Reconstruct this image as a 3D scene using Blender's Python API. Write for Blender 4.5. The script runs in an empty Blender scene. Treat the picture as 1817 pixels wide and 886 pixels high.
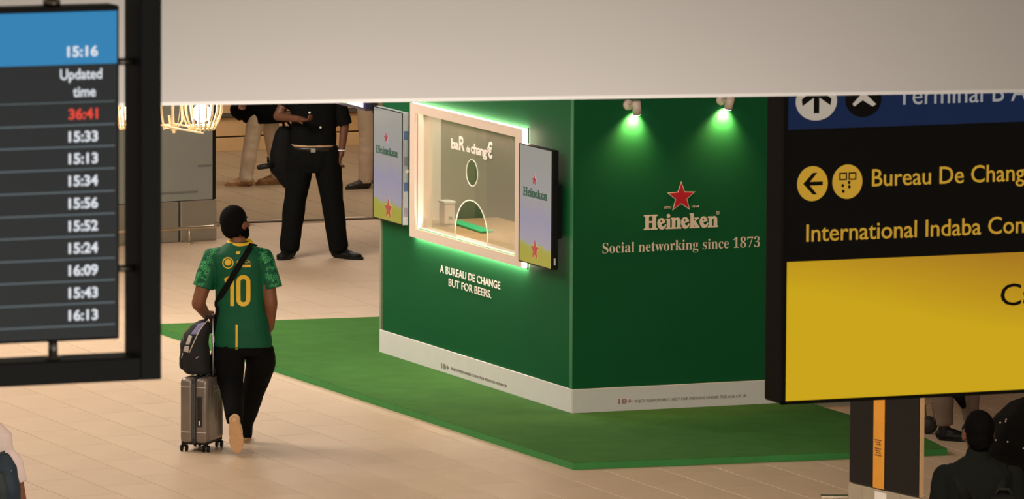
import bpy, bmesh, math, random
from mathutils import Vector, Matrix, Euler, noise
from mathutils.bvhtree import BVHTree
random.seed(7)
PI = math.pi
V = Vector
SC = bpy.context.scene
COL = SC.collection

# ---------------------------------------------------------------- camera
F = 14000.0; W, H = 1817, 886; CAMZ = 7.8
YH = -1138.0
cd = bpy.data.cameras.new('camera'); cam = bpy.data.objects.new('camera', cd); COL.objects.link(cam)
cd.sensor_width = 36; cd.lens = F / W * 36; cd.clip_start = 1; cd.clip_end = 400
PITCH = math.atan((H / 2 - YH) / F); ROLL = math.radians(0.3)
RM = Matrix.Rotation(PI / 2 - PITCH, 3, 'X') @ Matrix.Rotation(ROLL, 3, 'Z')
cam.matrix_world = Matrix.Translation((0, 0, CAMZ)) @ RM.to_4x4()
cd.dof.use_dof = True; cd.dof.focus_distance = 57.5; cd.dof.aperture_fstop = 25
SC.camera = cam
# ---------------------------------------------------------------- world, lights, exposure
SC.view_settings.view_transform = 'Standard'; SC.view_settings.look = 'None'
SC.view_settings.gamma = 1; SC.view_settings.exposure = 0.0; SC.view_settings.use_curve_mapping = False
wd = bpy.data.worlds.new('hall_ambient'); SC.world = wd; wd.use_nodes = True
wd.node_tree.nodes['Background'].inputs[0].default_value = (1.0, 0.86, 0.70, 1)
wd.node_tree.nodes['Background'].inputs[1].default_value = 0.17
def area(loc, target, size, power, color, sy=None):  # unseen area lamps that set the hall's brightness
    l = bpy.data.lights.new('unseen_area_light', 'AREA'); l.energy = power; l.color = color
    l.shape = 'RECTANGLE'; l.size = size; l.size_y = sy or size
    o = bpy.data.objects.new('unseen_area_light', l); COL.objects.link(o); o.location = loc
    o.rotation_euler = (V(target) - V(loc)).to_track_quat('-Z', 'Y').to_euler()
    return o
WARM = (1.0, 0.90, 0.79)
area((-5.0, 57.5, 5.3), (-2.2, 56.5, 0), 3.0, 300, WARM)
area((-4.5, 52, 5.3), (-2.4, 55, 0), 3.0, 120, WARM)
area((-4.5, 63, 5.3), (-3.5, 65, 0), 3.0, 580, WARM)
area((0.8, 48, 5.3), (1.0, 53.8, 0), 3.0, 230, WARM)
area((1.5, 38, 5.3), (1.6, 58, 1.0), 3.0, 950, WARM)  # frontal fill added for the booth's right face
area((-1.5, 74, 5.3), (-1.5, 74.5, 0), 3.0, 260, WARM)
area((-0.5, 24.0, 3.85), (-0.45, 24.9, 5.6), 3.6, 98, (1, .89, .80), .3)      # unseen strip added to wash the slab edge from below
area((2.2, 13, 4.2), (-1.0, 20, 6.0), 1.5, 22, (1, .90, .80))  # unseen low fill added for the flight board's frame and bolts

# ---------------------------------------------------------------- pixel helpers (photograph pixel -> point in the hall)
def ray(px, py):
    return (RM @ V(((px - W / 2) / F, (H / 2 - py) / F, -1))).normalized()
def hz(px, py, z=0.0):
    d = ray(px, py); return V((0, 0, CAMZ)) + d * ((z - CAMZ) / d.z)
def hy(px, py, y):
    d = ray(px, py); return V((0, 0, CAMZ)) + d * (y / d.y)
class Plane:
    """vertical plane: o origin (z=0), u horizontal unit direction, n normal toward the viewer"""
    def __init__(s, o, u):
        s.o = V((o.x, o.y, 0)); s.u = V((u.x, u.y, 0)).normalized()
        n = V((s.u.y, -s.u.x, 0)); s.n = n if n.y < 0 else -n
    def off(s, d): return Plane(s.o + s.n * d, s.u)
    def hit(s, px, py):
        d = ray(px, py); c = V((0, 0, CAMZ)); t = (s.o - c).dot(s.n) / d.dot(s.n); return c + d * t
    def uz(s, px, py):
        p = s.hit(px, py); return ((p - s.o).dot(s.u), p.z)
    def P(s, u, z, d=0): return s.o + s.u * u + V((0, 0, z)) + s.n * d
    def M(s, u, z, d=0):
        m = Matrix((s.u, V((0, 0, 1)), s.n)).transposed().to_4x4(); m.translation = s.P(u, z, d); return m

# ---------------------------------------------------------------- materials
def srgb(r, g, b):
    f = lambda c: (c / 255) / 12.92 if c <= 10 else (((c / 255) + .055) / 1.055) ** 2.4
    return (f(r), f(g), f(b), 1)
MATS = {}
def mat(name, col, rough=.6, metal=0., var=.06, nscale=6., bump=0., bscale=60., spec=.5, emit=None, estr=0., coat=0., alpha=1., sheen=0.):
    if name in MATS: return MATS[name]
    m = bpy.data.materials.new(name); m.use_nodes = True; nt = m.node_tree; b = nt.nodes['Principled BSDF']
    c = col if len(col) == 4 else (*col, 1)
    b.inputs['Roughness'].default_value = rough; b.inputs['Metallic'].default_value = metal
    b.inputs['Specular IOR Level'].default_value = spec; b.inputs['Coat Weight'].default_value = coat
    b.inputs['Sheen Weight'].default_value = sheen; b.inputs['Alpha'].default_value = alpha
    tc = nt.nodes.new('ShaderNodeTexCoord'); n = nt.nodes.new('ShaderNodeTexNoise'); n.inputs['Scale'].default_value = nscale
    n.inputs['Detail'].default_value = 4
    nt.links.new(tc.outputs['Object'], n.inputs['Vector'])
    mr = nt.nodes.new('ShaderNodeMapRange'); mr.inputs[1].default_value = .3; mr.inputs[2].default_value = .7
    mr.inputs[3].default_value = 1 - var; mr.inputs[4].default_value = 1 + var
    nt.links.new(n.outputs['Fac'], mr.inputs[0])
    mx = nt.nodes.new('ShaderNodeVectorMath'); mx.operation = 'SCALE'; mx.inputs[0].default_value = c[:3]
    nt.links.new(mr.outputs[0], mx.inputs['Scale']); nt.links.new(mx.outputs[0], b.inputs['Base Color'])
    if bump:
        n2 = nt.nodes.new('ShaderNodeTexNoise'); n2.inputs['Scale'].default_value = bscale; nt.links.new(tc.outputs['Object'], n2.inputs['Vector'])
        bp = nt.nodes.new('ShaderNodeBump'); bp.inputs['Strength'].default_value = bump; bp.inputs['Distance'].default_value = .01
        nt.links.new(n2.outputs['Fac'], bp.inputs['Height']); nt.links.new(bp.outputs[0], b.inputs['Normal'])
    if emit:
        b.inputs['Emission Color'].default_value = emit; b.inputs['Emission Strength'].default_value = estr
    MATS[name] = m; return m
def emis(name, col, s=1.):
    return mat(name, (.02, .02, .02, 1), .4, emit=col, estr=s)

# ---------------------------------------------------------------- mesh building
MW = {}
def base_name(n): return n
def link(o, parent=None, world=True):
    COL.objects.link(o)
    if parent is not None: o.parent = parent
def new_obj(name, me, m, parent=None, world=True, smooth=False):
    if parent is not None and world:
        me.transform(MW[parent.name].inverted())
    o = bpy.data.objects.new(name, me)
    if m is not None and not me.materials: me.materials.append(m)
    if smooth:
        for p in me.polygons: p.use_smooth = True
    COL.objects.link(o)
    if parent is not None:
        o.parent = parent; MW[o.name] = MW[parent.name].copy()
    else: MW[o.name] = Matrix.Identity(4)
    return o
def tag(o, label=None, cat=None, group=None, kind=None):
    if label: o['label'] = label
    if cat: o['category'] = cat
    if group: o['group'] = group
    if kind: o['kind'] = kind
    return o
def thing(name, loc, label, cat, group=None, rz=0., kind=None):
    o = bpy.data.objects.new(name, None); COL.objects.link(o); o.location = loc; o.rotation_euler = (0, 0, rz); o.empty_display_size = .1
    MW[o.name] = Matrix.Translation(loc) @ Matrix.Rotation(rz, 4, 'Z')
    return tag(o, label, cat, group, kind)
class MB:
    def __init__(s): s.bm = bmesh.new()
    def _add(s, vs, fs):
        bv = [s.bm.verts.new(v) for v in vs]
        for f in fs:
            try: s.bm.faces.new([bv[i] for i in f])
            except ValueError: pass
        return s
    def box(s, c, d, M=None, bev=0., seg=2):
        t = bmesh.new(); bmesh.ops.create_cube(t, size=1)
        bmesh.ops.scale(t, vec=V(d), verts=t.verts)
        if bev: bmesh.ops.bevel(t, geom=t.edges[:], offset=min(bev, min(d) * .49), segments=seg, affect='EDGES', profile=.5)
        bmesh.ops.translate(t, vec=V(c), verts=t.verts)
        if M is not None: bmesh.ops.transform(t, matrix=M, verts=t.verts)
        t.verts.index_update()
        s._add([v.co.copy() for v in t.verts], [[v.index for v in f.verts] for f in t.faces]); t.free(); return s
    def prism(s, pts, h, M=None, z0=0.):
        """polygon pts (x,y), extruded z0..z0+h in local z"""
        n = len(pts); vs = [V((p[0], p[1], z0)) for p in pts] + [V((p[0], p[1], z0 + h)) for p in pts]
        if M is not None: vs = [M @ v for v in vs]
        return s._add(vs, [list(range(n))[::-1], list(range(n, 2 * n))] + [[i, (i + 1) % n, n + (i + 1) % n, n + i] for i in range(n)])
    def cyl(s, a, b, r0, r1=None, n=16, caps=True):
        a = V(a); b = V(b); r1 = r0 if r1 is None else r1; d = (b - a)
        if d.length < 1e-6: return s
        q = d.to_track_quat('Z', 'Y'); vs = []
        for p, r in ((a, r0), (b, r1)):
            for i in range(n): vs.append(p + q @ V((r * math.cos(2 * PI * i / n), r * math.sin(2 * PI * i / n), 0)))
        fs = [[i, (i + 1) % n, n + (i + 1) % n, n + i] for i in range(n)]
        if caps: fs += [list(range(n))[::-1], list(range(n, 2 * n))]
        return s._add(vs, fs)
    def ell(s, c, r, R=None, nu=16, nv=10):
        c = V(c); r = (r, r, r) if not hasattr(r, '__len__') else r; vs = []; fs = []
        for j in range(1, nv):
            for i in range(nu):
                th = PI * j / nv; ph = 2 * PI * i / nu
                vs.append(V((r[0] * math.sin(th) * math.cos(ph), r[1] * math.sin(th) * math.sin(ph), r[2] * math.cos(th))))
        vs += [V((0, 0, r[2])), V((0, 0, -r[2]))]
        if R is not None: vs = [R @ v for v in vs]
        vs = [v + c for v in vs]
        for j in range(nv - 2):
            for i in range(nu):
                a = j * nu + i; b = j * nu + (i + 1) % nu; fs.append([a, a + nu, b + nu, b])
        t = len(vs) - 2
        for i in range(nu):
            fs.append([t, i, (i + 1) % nu]); k = (nv - 2) * nu; fs.append([t + 1, k + (i + 1) % nu, k + i])
        return s._add(vs, fs)
    def limb(s, a, b, r0, r1, n=14, e0=True, e1=True):
        s.cyl(a, b, r0, r1, n)
        if e0: s.ell(a, r0 * .995, nu=n, nv=8)
        if e1: s.ell(b, r1 * .995, nu=n, nv=8)
        return s
    def chain(s, pts, rs, n=14, e1=True):
        for i in range(len(pts) - 1): s.limb(pts[i], pts[i + 1], rs[i], rs[i + 1], n, True, e1 or i < len(pts) - 2)
        return s
    def loft(s, rings, n=28, M=None, e=2.3):
        """rings: (z, cx, cy, rx, ry)"""
        vs = []; fs = []
        for (z, cx, cy, rx, ry) in rings:
            for i in range(n):
                t = 2 * PI * i / n; c, si = math.cos(t), math.sin(t)
                x = math.copysign(abs(c) ** (2 / e), c) * rx; y = math.copysign(abs(si) ** (2 / e), si) * ry
                vs.append(V((cx + x, cy + y, z)))
        if M is not None: vs = [M @ v for v in vs]
        for j in range(len(rings) - 1):
            for i in range(n): fs.append([j * n + i, j * n + (i + 1) % n, (j + 1) * n + (i + 1) % n, (j + 1) * n + i])
        fs += [list(range(n))[::-1], list(range((len(rings) - 1) * n, len(rings) * n))]
        return s._add(vs, fs)
    def tube(s, pts, r, n=8, closed=False, taper=None):
        pts = [V(p) for p in pts]; m = len(pts); vs = []; fs = []; up = None
        for k, p in enumerate(pts):
            a = pts[(k - 1) % m] if (closed or k) else p; b = pts[(k + 1) % m] if (closed or k < m - 1) else p
            d = (b - a).normalized()
            if up is None: up = d.orthogonal().normalized()
            up = (up - d * up.dot(d)).normalized(); w = d.cross(up); rr = r * (taper(k / (m - 1)) if taper else 1)
            for i in range(n):
                t = 2 * PI * i / n; vs.append(p + up * rr * math.cos(t) + w * rr * math.sin(t))
        for k in range(m if closed else m - 1):
            k2 = (k + 1) % m
            for i in range(n): fs.append([k * n + i, k * n + (i + 1) % n, k2 * n + (i + 1) % n, k2 * n + i])
        if not closed: fs += [list(range(n))[::-1], list(range((m - 1) * n, m * n))]
        return s._add(vs, fs)
    def ribbon(s, pts, nrm, w, t):
        """flat strap: pts centreline, nrm list of normals, width w, thickness t"""
        vs = []; fs = []; m = len(pts)
        for k in range(m):
            a = V(pts[max(0, k - 1)]); b = V(pts[min(m - 1, k + 1)]); d = (b - a).normalized(); n_ = V(nrm[k]).normalized()
            sd = d.cross(n_).normalized() * w / 2; p = V(pts[k])
            vs += [p - sd, p + sd, p + sd + n_ * t, p - sd + n_ * t]
        for k in range(m - 1):
            for i in range(4): fs.append([4 * k + i, 4 * k + (i + 1) % 4, 4 * k + 4 + (i + 1) % 4, 4 * k + 4 + i])
        fs += [[3, 2, 1, 0], [4 * m - 4, 4 * m - 3, 4 * m - 2, 4 * m - 1]]
        return s._add(vs, fs)
    def mesh(s, name='m'):
        bmesh.ops.recalc_face_normals(s.bm, faces=s.bm.faces[:])
        me = bpy.data.meshes.new(name); s.bm.to_mesh(me); s.bm.free(); return me
    def build(s, name, m, parent=None, smooth=False, world=True):
        o = new_obj(name, s.mesh(name), m, parent, world, smooth); return o
    def voxel(s, name, m, parent, vs=.008, sm=6, world=True, wr=0., wscale=9., wst=(1, 1, 1)):
        me = s.mesh(name); t = bpy.data.objects.new('t', me); COL.objects.link(t)
        r = t.modifiers.new('r', 'REMESH'); r.mode = 'VOXEL'; r.voxel_size = vs
        if sm:
            q = t.modifiers.new('s', 'SMOOTH'); q.iterations = sm; q.factor = .5
        dg = bpy.context.evaluated_depsgraph_get(); m2 = bpy.data.meshes.new_from_object(t.evaluated_get(dg), depsgraph=dg)
        bpy.data.objects.remove(t); m2.name = name
        if wr:
            nn = [v.normal.copy() for v in m2.vertices]
            for v, n_ in zip(m2.vertices, nn):
                p = V((v.co.x * wst[0], v.co.y * wst[1], v.co.z * wst[2])) * wscale
                k = noise.noise(p) + .5 * noise.noise(p * 2.3 + V((5, 3, 1)))
                v.co += n_ * wr * k
        m2.materials.clear()
        return new_obj(name, m2, m, parent, world, True)

# ---------------------------------------------------------------- text
def text_geo(s, off=0., gap=1.0):
    c = bpy.data.curves.new('txt', 'FONT'); c.body = s; c.offset = off; c.resolution_u = 3; c.space_character = gap
    o = bpy.data.objects.new('txt', c); COL.objects.link(o)
    dg = bpy.context.evaluated_depsgraph_get(); me = bpy.data.meshes.new_from_object(o.evaluated_get(dg))
    vs = [v.co.copy() for v in me.vertices]; fs = [list(p.vertices) for p in me.polygons]
    bpy.data.objects.remove(o); bpy.data.meshes.remove(me); return vs, fs
CAP = {}
def cap_of(ch):
    if ch not in CAP:
        vs, _ = text_geo(ch); CAP[ch] = max(v.y for v in vs)
    return CAP[ch]
def mathbold(s):
    o = ''
    for ch in s:
        if 'A' <= ch <= 'Z': o += chr(0x1D400 + ord(ch) - 65)
        elif 'a' <= ch <= 'z': o += chr(0x1D41A + ord(ch) - 97)
        elif '0' <= ch <= '9': o += chr(0x1D7CE + ord(ch) - 48)
        else: o += ch
    return o
def text_pts(s, x0, x1, y0, cap, off=0., serif=False, gap=1.0):
    ss = mathbold(s) if serif else s
    vs, fs = text_geo(ss, off, gap); mn = min(v.x for v in vs); mx = max(v.x for v in vs)
    k = (x1 - x0) / (mx - mn); ky = cap / cap_of(mathbold('H') if serif else 'H')
    return [V((x0 + (v.x - mn) * k, y0 + v.y * ky, 0)) for v in vs], fs
def extr(mb, vs, fs, M, t=.002):
    """flat glyph faces -> solid slab of thickness t"""
    b = bmesh.new(); bv = [b.verts.new(v) for v in vs]
    for f in fs:
        try: b.faces.new([bv[i] for i in f])
        except ValueError: pass
    bmesh.ops.remove_doubles(b, verts=b.verts, dist=1e-6)
    r = bmesh.ops.extrude_face_region(b, geom=b.faces[:])
    bmesh.ops.translate(b, vec=(0, 0, t), verts=[e for e in r['geom'] if isinstance(e, bmesh.types.BMVert)])
    bmesh.ops.transform(b, matrix=M, verts=b.verts); b.verts.index_update()
    mb._add([v.co.copy() for v in b.verts], [[v.index for v in f.verts] for f in b.faces]); b.free()
def put_text(pl, a, b, cap_px, s, m, parent, off=0., serif=False, d=.001, name='lettering', gap=1.0, t=.002):
    ua, za = pl.uz(*a); ub, zb = pl.uz(*b); z = (za + zb) / 2
    _, zc = pl.uz((a[0] + b[0]) / 2, (a[1] + b[1]) / 2 - cap_px); cap = zc - pl.uz((a[0] + b[0]) / 2, (a[1] + b[1]) / 2)[1]
    flip = ub < ua
    mb = MB(); vs, fs = text_pts(s, 0, abs(ub - ua), 0, cap, off, serif, gap)
    extr(mb, vs, fs, pl.M(ua, z, d) if not flip else pl.M(ua, z, d) @ Matrix.Scale(-1, 4, (1, 0, 0)), t)
    return mb.build(name, m, parent)
def star_pts(r, r2=None, n=5):
    r2 = r2 or r * .42
    return [((r if k % 2 == 0 else r2) * math.sin(PI * k / n), (r if k % 2 == 0 else r2) * math.cos(PI * k / n)) for k in range(2 * n)]

# ================================================================ the setting
C0 = hz(1016, 745.5); L0 = hz(676, 636)
e1 = (L0 - C0); LEN = e1.length; e1.normalize()
e2 = V((-e1.y, e1.x, 0));
if e2.x < 0: e2 = -e2
PL = Plane(L0, -e1)            # left (window) face, u runs from the far corner to the near corner
PR = Plane(C0, e2)             # right face, u from the near corner to the right

m_tile = mat('stone_tile', (.62, .46, .32), .40, var=.05, nscale=1.2, bump=.05, bscale=9, spec=.35)
m_tile2 = mat('stone_tile_warm', (.61, .452, .315), .41, var=.05, nscale=1.5, bump=.05, bscale=9, spec=.35)
m_tile3 = mat('stone_tile_pale', (.63, .47, .33), .39, var=.05, nscale=1.0, bump=.05, bscale=9, spec=.35)
m_grout = mat('grout', srgb(150, 125, 98), .9)
def floor():
    mb = MB(); mb.box((0, 66, -.056), (44, 96, .1)); fl = mb.build('floor', m_grout); tag(fl, kind='structure')
    fl['label'] = 'beige stone tiled concourse floor'
    fl_m = MW[fl.name]
    A = hz(262, 577); B = hz(1018, 835); d1 = (B - A).normalized(); d2 = V((-d1.y, d1.x, 0)); a1 = V((d1.x, d1.y, 0)); a2 = V((d2.x, d2.y, 0))
    tw, tl = .4, .8; g = .0025; cells = []
    # visible wedge of floor
    for i in range(-60, 62):
        for j in range(-40, 60):
            o = B + a2 * (i * tw) + a1 * (j * tl + (tl / 2 if i % 2 else 0)); c = o
            if c.y < 45 or c.y > 95: continue
            half = c.y * .0649 + 5.0
            if abs(c.x) > half: continue
            cells.append((c.y, abs(c.x), c))
    cells.sort(key=lambda t: t[0])
    vis = [c for c in cells if 53.2 < c[0] and c[1] < c[0] * .0649 + .35]
    single = vis[:300]; ids = {id(c[2]) for c in single}; rest = [c for c in cells if id(c[2]) not in ids]
    ang = math.atan2(a1.y, a1.x)
    me = []
    for m in (m_tile, m_tile2, m_tile3):
        b = MB(); b.box((0, 0, -.003), (tl - g * 2, tw - g * 2, .006), bev=.0012, seg=1); x = b.mesh('tile'); x.materials.append(m); me.append(x)
    for (_, _, c) in single:
        o = bpy.data.objects.new('tile', random.choice(me)); o.location = (c.x, c.y, random.uniform(-.0004, .0)); o.rotation_euler = (0, 0, ang); COL.objects.link(o); o.parent = fl
    b = MB()
    for (_, _, c) in rest:
        M = Matrix.Translation((c.x, c.y, 0)) @ Matrix.Rotation(ang, 4, 'Z')
        b.box((0, 0, -.003), (tl - g * 2, tw - g * 2, .006), M)
    o = b.build('distant_tiles', m_tile, fl); tag(o, kind='stuff')
    b = MB(); jp = hz(386, 397.5); jq = hz(720, 387.0)
    m_far = mat('polished_grey_tile', srgb(162, 141, 114), .28, var=.10, nscale=.8, bump=.03, bscale=5, spec=.4)
    for (_, _, c) in rest:
        if (jq - jp).cross(c - jp).z > 0.02:
            M = Matrix.Translation((c.x, c.y, 0.002)) @ Matrix.Rotation(ang, 4, 'Z'); b.box((0, 0, -.003), (tl - g * 2, tw - g * 2, .006), M)
    o = b.build('polished_far_tiles', m_far, fl); tag(o, kind='stuff')
    # dark metal joint strip across the floor
    p = hz(386, 397.5); q = hz(720, 387.0); q2 = p + (q - p) * 2.2; p2 = p - (q - p) * .6
    b = MB(); d = (q2 - p2); M = Matrix.Translation((p2 + q2) / 2 + V((0, 0, .002))) @ Matrix.Rotation(math.atan2(d.y, d.x), 4, 'Z')
    b.box((0, 0, .004), (d.length, .07, .012), M, bev=.003); o = b.build('joint_strip', mat('dark_bronze', srgb(70, 55, 40), .45, .6), fl)
floor()
# ceiling slab of the lower hall: its edge is the pale band across the picture
ZB = 5.45
P1 = hz(288, 188, ZB); P2 = hz(1817, 165, ZB); du = (P2 - P1).normalized()
PB = Plane(P1, du)
def slab():
    b = MB(); M = PB.M(0, 0, 0)
    b.box((2, ZB + .45, -.25), (34, .9, .5), M, bev=.012); o = b.build('trim_1', mat('slab_paint', srgb(206, 202, 196), .75, var=.02, nscale=.6)); tag(o, 'pale painted edge of the ceiling slab', kind='structure')
    b = MB(); b.box((2, 5.75, -.45 - 37), (50, .2, 74), M); o = b.build('ceiling', mat('ceiling_paint', srgb(205, 195, 182), .8)); tag(o, 'pale ceiling of the lower hall', kind='structure')
slab()

# back wall: timber cladding, planks one by one
m_wood = mat('oak_plank', srgb(205, 160, 105), .45, var=.14, nscale=3.5)
m_wood2 = mat('oak_plank_light', srgb(214, 172, 120), .45, var=.12, nscale=2.8)
def backwall():
    a = hz(386, 271); b_ = hz(640, 259.5); pl = Plane(a, (b_ - a)); L = 9.0
    b = MB(); b.box((1.5, 1.6, -.2), (L + 8, 3.2, .2), pl.M(0, 0)); w = b.build('wall_back', mat('dark_backing', srgb(84, 70, 56), .8)); tag(w, 'timber clad back wall of the concourse', kind='structure')
    hs = [(.0, .135), (.15, .335), (.375, .56), (.575, .76)]
    x = -3.6
    while x < 5.2:
        ln = 1.75
        for k, (z0, z1) in enumerate(hs):
            bb = MB(); bb.box((x + ln / 2 + (k % 2) * .5, (z0 + z1) / 2, -.085), (ln - .01, z1 - z0, .03), pl.M(0, 0), bev=.004, seg=1); bb.build('plank', m_wood if (k + int(x * 3)) % 2 else m_wood2, w)
        x += ln
    bb = MB(); bb.box((1, .355, -.07), (L + 4, .03, .06), pl.M(0, 0), bev=.004); bb.build('metal_rail', mat('grey_metal', srgb(120, 115, 105), .4, .7), w)
backwall()

# ================================================================ green platform (carpet)
m_carpet = mat('green_carpet', (.052, .165, .032), .92, var=.10, nscale=5, bump=.5, bscale=120, spec=.15)
m_carpet_e = mat('green_carpet_edge', (.045, .25, .055), .6, var=.06, nscale=8, spec=.3)
def carpet():
    h = .05
    A = hz(262, 575.5, h); B = hz(1017, 822, h); D = hz(1681, 796, h); E = hz(1632, 772, h)
    d = (D - B).normalized(); E2 = E + (A - B).normalized() * 1.6; back = A + d * ((E2 - A).dot(d))
    pts = [A, B, D, E, E2, back]
    root = thing('carpet_platform', (B.x, B.y + 1, 0), 'green carpeted low platform under the green booth', 'platform')
    b = MB(); b.prism([(p.x, p.y) for p in pts], h - .004, z0=.001); bm = b.bm; o = b.build('platform_edge', m_carpet_e, root); o['label'] = 'bright green side of the platform'
    b = MB(); cen = sum((V((p.x, p.y)) for p in pts), V((0, 0))) / 6
    b.prism([tuple(cen + (V((p.x, p.y)) - cen) * .998) for p in pts], .005, z0=h - .005); b.build('carpet', m_carpet, root)
    return h
PH = carpet()

# ================================================================ booth
m_green = mat('green_booth_paint', (.0085, .102, .033), .6, var=.03, nscale=1.5, spec=.07)
m_white = mat('white_board', srgb(226, 222, 218), .6, var=.02)
m_frame = mat('cream_frame', srgb(232, 212, 196), .5, var=.02)
m_led = emis('led_white', (1, .68, .56, 1), 48); m_led2 = emis('led_white_lower', (1, .68, .56, 1), 130)
m_cream = mat('cream_vinyl', srgb(232, 215, 190), .6, var=.02)
m_pale = mat('white_vinyl', srgb(236, 232, 222), .6, var=.02)
m_red = mat('red_vinyl', srgb(190, 22, 40), .5, var=.03)
HB = 3.0
booth = thing('beer_booth', (C0.x, C0.y, 0), 'large green branded exchange booth standing on the green carpet', 'booth')
def booth_build():
    Wd = 2.45; th = .07
    fo = PL.off(.055)                                    # front plane of the window frame
    # window opening on the wall
    uL, zT = PL.uz(738, 203); uR, zB = PL.uz(913, 455)
    f1 = fo.uz(726.5, 421.5); f2 = fo.uz(925, 473); f3 = fo.uz(726.5, 181); f4 = fo.uz(925, 231)
    FU0, FU1 = f1[0], f2[0]; FZ0 = (f1[1] + f2[1]) / 2; FZ1 = (f3[1] + f4[1]) / 2
    g1 = fo.uz(735, 405); g2 = fo.uz(913, 456); g3 = fo.uz(735, 200); g4 = fo.uz(913, 243)
    GU0, GU1 = g1[0], g2[0]; GZ0 = (g1[1] + g2[1]) / 2; GZ1 = (g3[1] + g4[1]) / 2
    zb = .228
    M = PL.M(0, 0)
    def panel(u0, u1, z0, z1, name='wall_panel', m=m_green, d0=-th, d1=0., bev=0.):
        b = MB(); b.box(((u0 + u1) / 2, (z0 + z1) / 2, (d0 + d1) / 2), (u1 - u0, z1 - z0, d1 - d0), M, bev=bev); return b.build(name, m, booth)
    # one wall mesh with the opening
    b = MB()
    for (u0, u1, z0, z1) in ((0, GU0, PH, HB), (GU1, LEN - th * .5, PH, HB), (GU0, GU1, PH, GZ0), (GU0, GU1, GZ1, HB)):
        b.box(((u0 + u1) / 2, (z0 + z1) / 2, -th / 2), (u1 - u0, z1 - z0, th), M)
    b.build('window_wall', m_green, booth)
    b = MB(); b.box((GU0 + .004, (GZ0 + GZ1) / 2, -.03), (.008, GZ1 - GZ0, .12), M); b.box(((GU0 + GU1) / 2, GZ0 + .002, -.04), (GU1 - GU0, .004, .09), M); b.build('window_reveal', m_frame, booth)
    # base boards
    b = MB(); b.box((LEN / 2, (PH + zb) / 2, .006), (LEN + .012, zb - PH, .012), M, bev=.002); b.build('base_board', m_white, booth)
    MR = PR.M(0, 0)
    b = MB(); b.box((Wd / 2, (PH + zb) / 2, .006), (Wd + .012, zb - PH, .012), MR, bev=.002); b.build('base_board', m_white, booth)
    # right wall, back walls, roof
    b = MB(); b.box((Wd / 2, (PH + HB) / 2, -th / 2), (Wd, HB - PH, th), MR); b.build('front_wall', m_green, booth)
    b = MB(); c = L0; MM = Plane(L0, e2).M(0, 0); b.box((Wd / 2, (PH + HB) / 2, 0.0), (Wd, HB - PH, th), MM); b.build('back_wall', mat('olive_wall', srgb(140, 148, 118), .7), booth)
    PS = Plane(C0 + e2 * Wd, -e1); b = MB(); MM = PS.M(0, 0); b.box((-LEN / 2 + 0, (PH + HB) / 2, 0), (LEN, HB - PH, th), Matrix.Translation(V((0, 0, 0))) @ Plane(L0 + e2 * Wd, -e1).M(0, 0) @ Matrix.Translation((LEN, 0, 0))); b.build('side_wall', m_green, booth)
    b = MB(); q = [C0, C0 + e2 * Wd, C0 + e2 * Wd + e1 * LEN, L0]; b.prism([(p.x, p.y) for p in q], .06, z0=HB); b.build('roof', m_green, booth)
    # corner trim
    b = MB(); b.box((LEN - .03, (zb + HB) / 2, .003), (.055, HB - zb, .006), M, bev=.002); o = b.build('corner_trim', mat('corner_green', (.03, .2, .075), .45), booth)
    # window frame
    b = MB(); d0, d1 = .034, .055
    for (u0, u1, z0, z1) in ((FU0, GU0, FZ0, FZ1), (GU1, FU1, FZ0, FZ1), (GU0, GU1, FZ0, GZ0), (GU0, GU1, GZ1, FZ1)):
        b.box(((u0 + u1) / 2, (z0 + z1) / 2, (d0 + d1) / 2), (u1 - u0, z1 - z0, d1 - d0), M)
    wf = b.build('window_frame', m_frame, booth)
    # led strips around the frame, set behind its front face
    e = .006; t_ = .012
    for (u0, u1, z0, z1, dc, dd) in ((FU0, FU1, FZ1 - .006, FZ1 + .004, .026, .012), (FU0, FU1, FZ0 + .002, FZ0 + .008, .026, .012), (FU1 - .004, FU1 + .003, FZ0, FZ1, .024, .044)):
        b = MB(); b.box(((u0 + u1) / 2, (z0 + z1) / 2, dc), (u1 - u0, z1 - z0, dd), M); b.build('led_strip', m_led2 if z1 < FZ0 + .1 else m_led, booth)
    # thin clear edging outside the right led
    b = MB(); b.box((FU1 + .022, (FZ0 + FZ1) / 2, .012), (.003, FZ1 - FZ0 + .03, .014), M); b.build('edge_strip', mat('grey_edge', srgb(150, 165, 155), .3), booth)
    # glass with a round hole and an arched hole
    gp = PL.off(-.02)
    hc = gp.uz(838, 307); hr_u = abs(gp.uz(848, 307)[0] - gp.uz(828, 307)[0]) / 2; hr_z = abs(gp.uz(838, 284)[1] - gp.uz(838, 331)[1]) / 2
    a0 = gp.uz(808, 404); a1 = gp.uz(866, 432); at = gp.uz(834, 356)
    zbot = GZ0 - .01
    circ = [(hc[0] + hr_u * math.cos(2 * PI * k / 32), hc[1] + hr_z * math.sin(2 * PI * k / 32)) for k in range(32)]
    ac = (a0[0] + a1[0]) / 2; ar = (a1[0] - a0[0]) / 2; ah = at[1] - zbot
    arch = [(ac + ar * math.cos(PI * k / 24) ** 1 if True else 0, zbot + .004 + ah * (math.sin(PI * k / 24)) ** .8) for k in range(25)]
    cu = bpy.data.curves.new('g', 'CURVE'); cu.dimensions = '2D'; cu.fill_mode = 'BOTH'; cu.extrude = .004
    for pts in ([(GU0, zbot), (GU1, zbot), (GU1, GZ1), (GU0, GZ1)], circ, arch):
        sp = cu.splines.new('POLY'); sp.points.add(len(pts) - 1); sp.use_cyclic_u = True
        for p, q in zip(sp.points, pts): p.co = (q[0], q[1], 0, 1)
    t = bpy.data.objects.new('g', cu); COL.objects.link(t); dg = bpy.context.evaluated_depsgraph_get()
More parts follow.
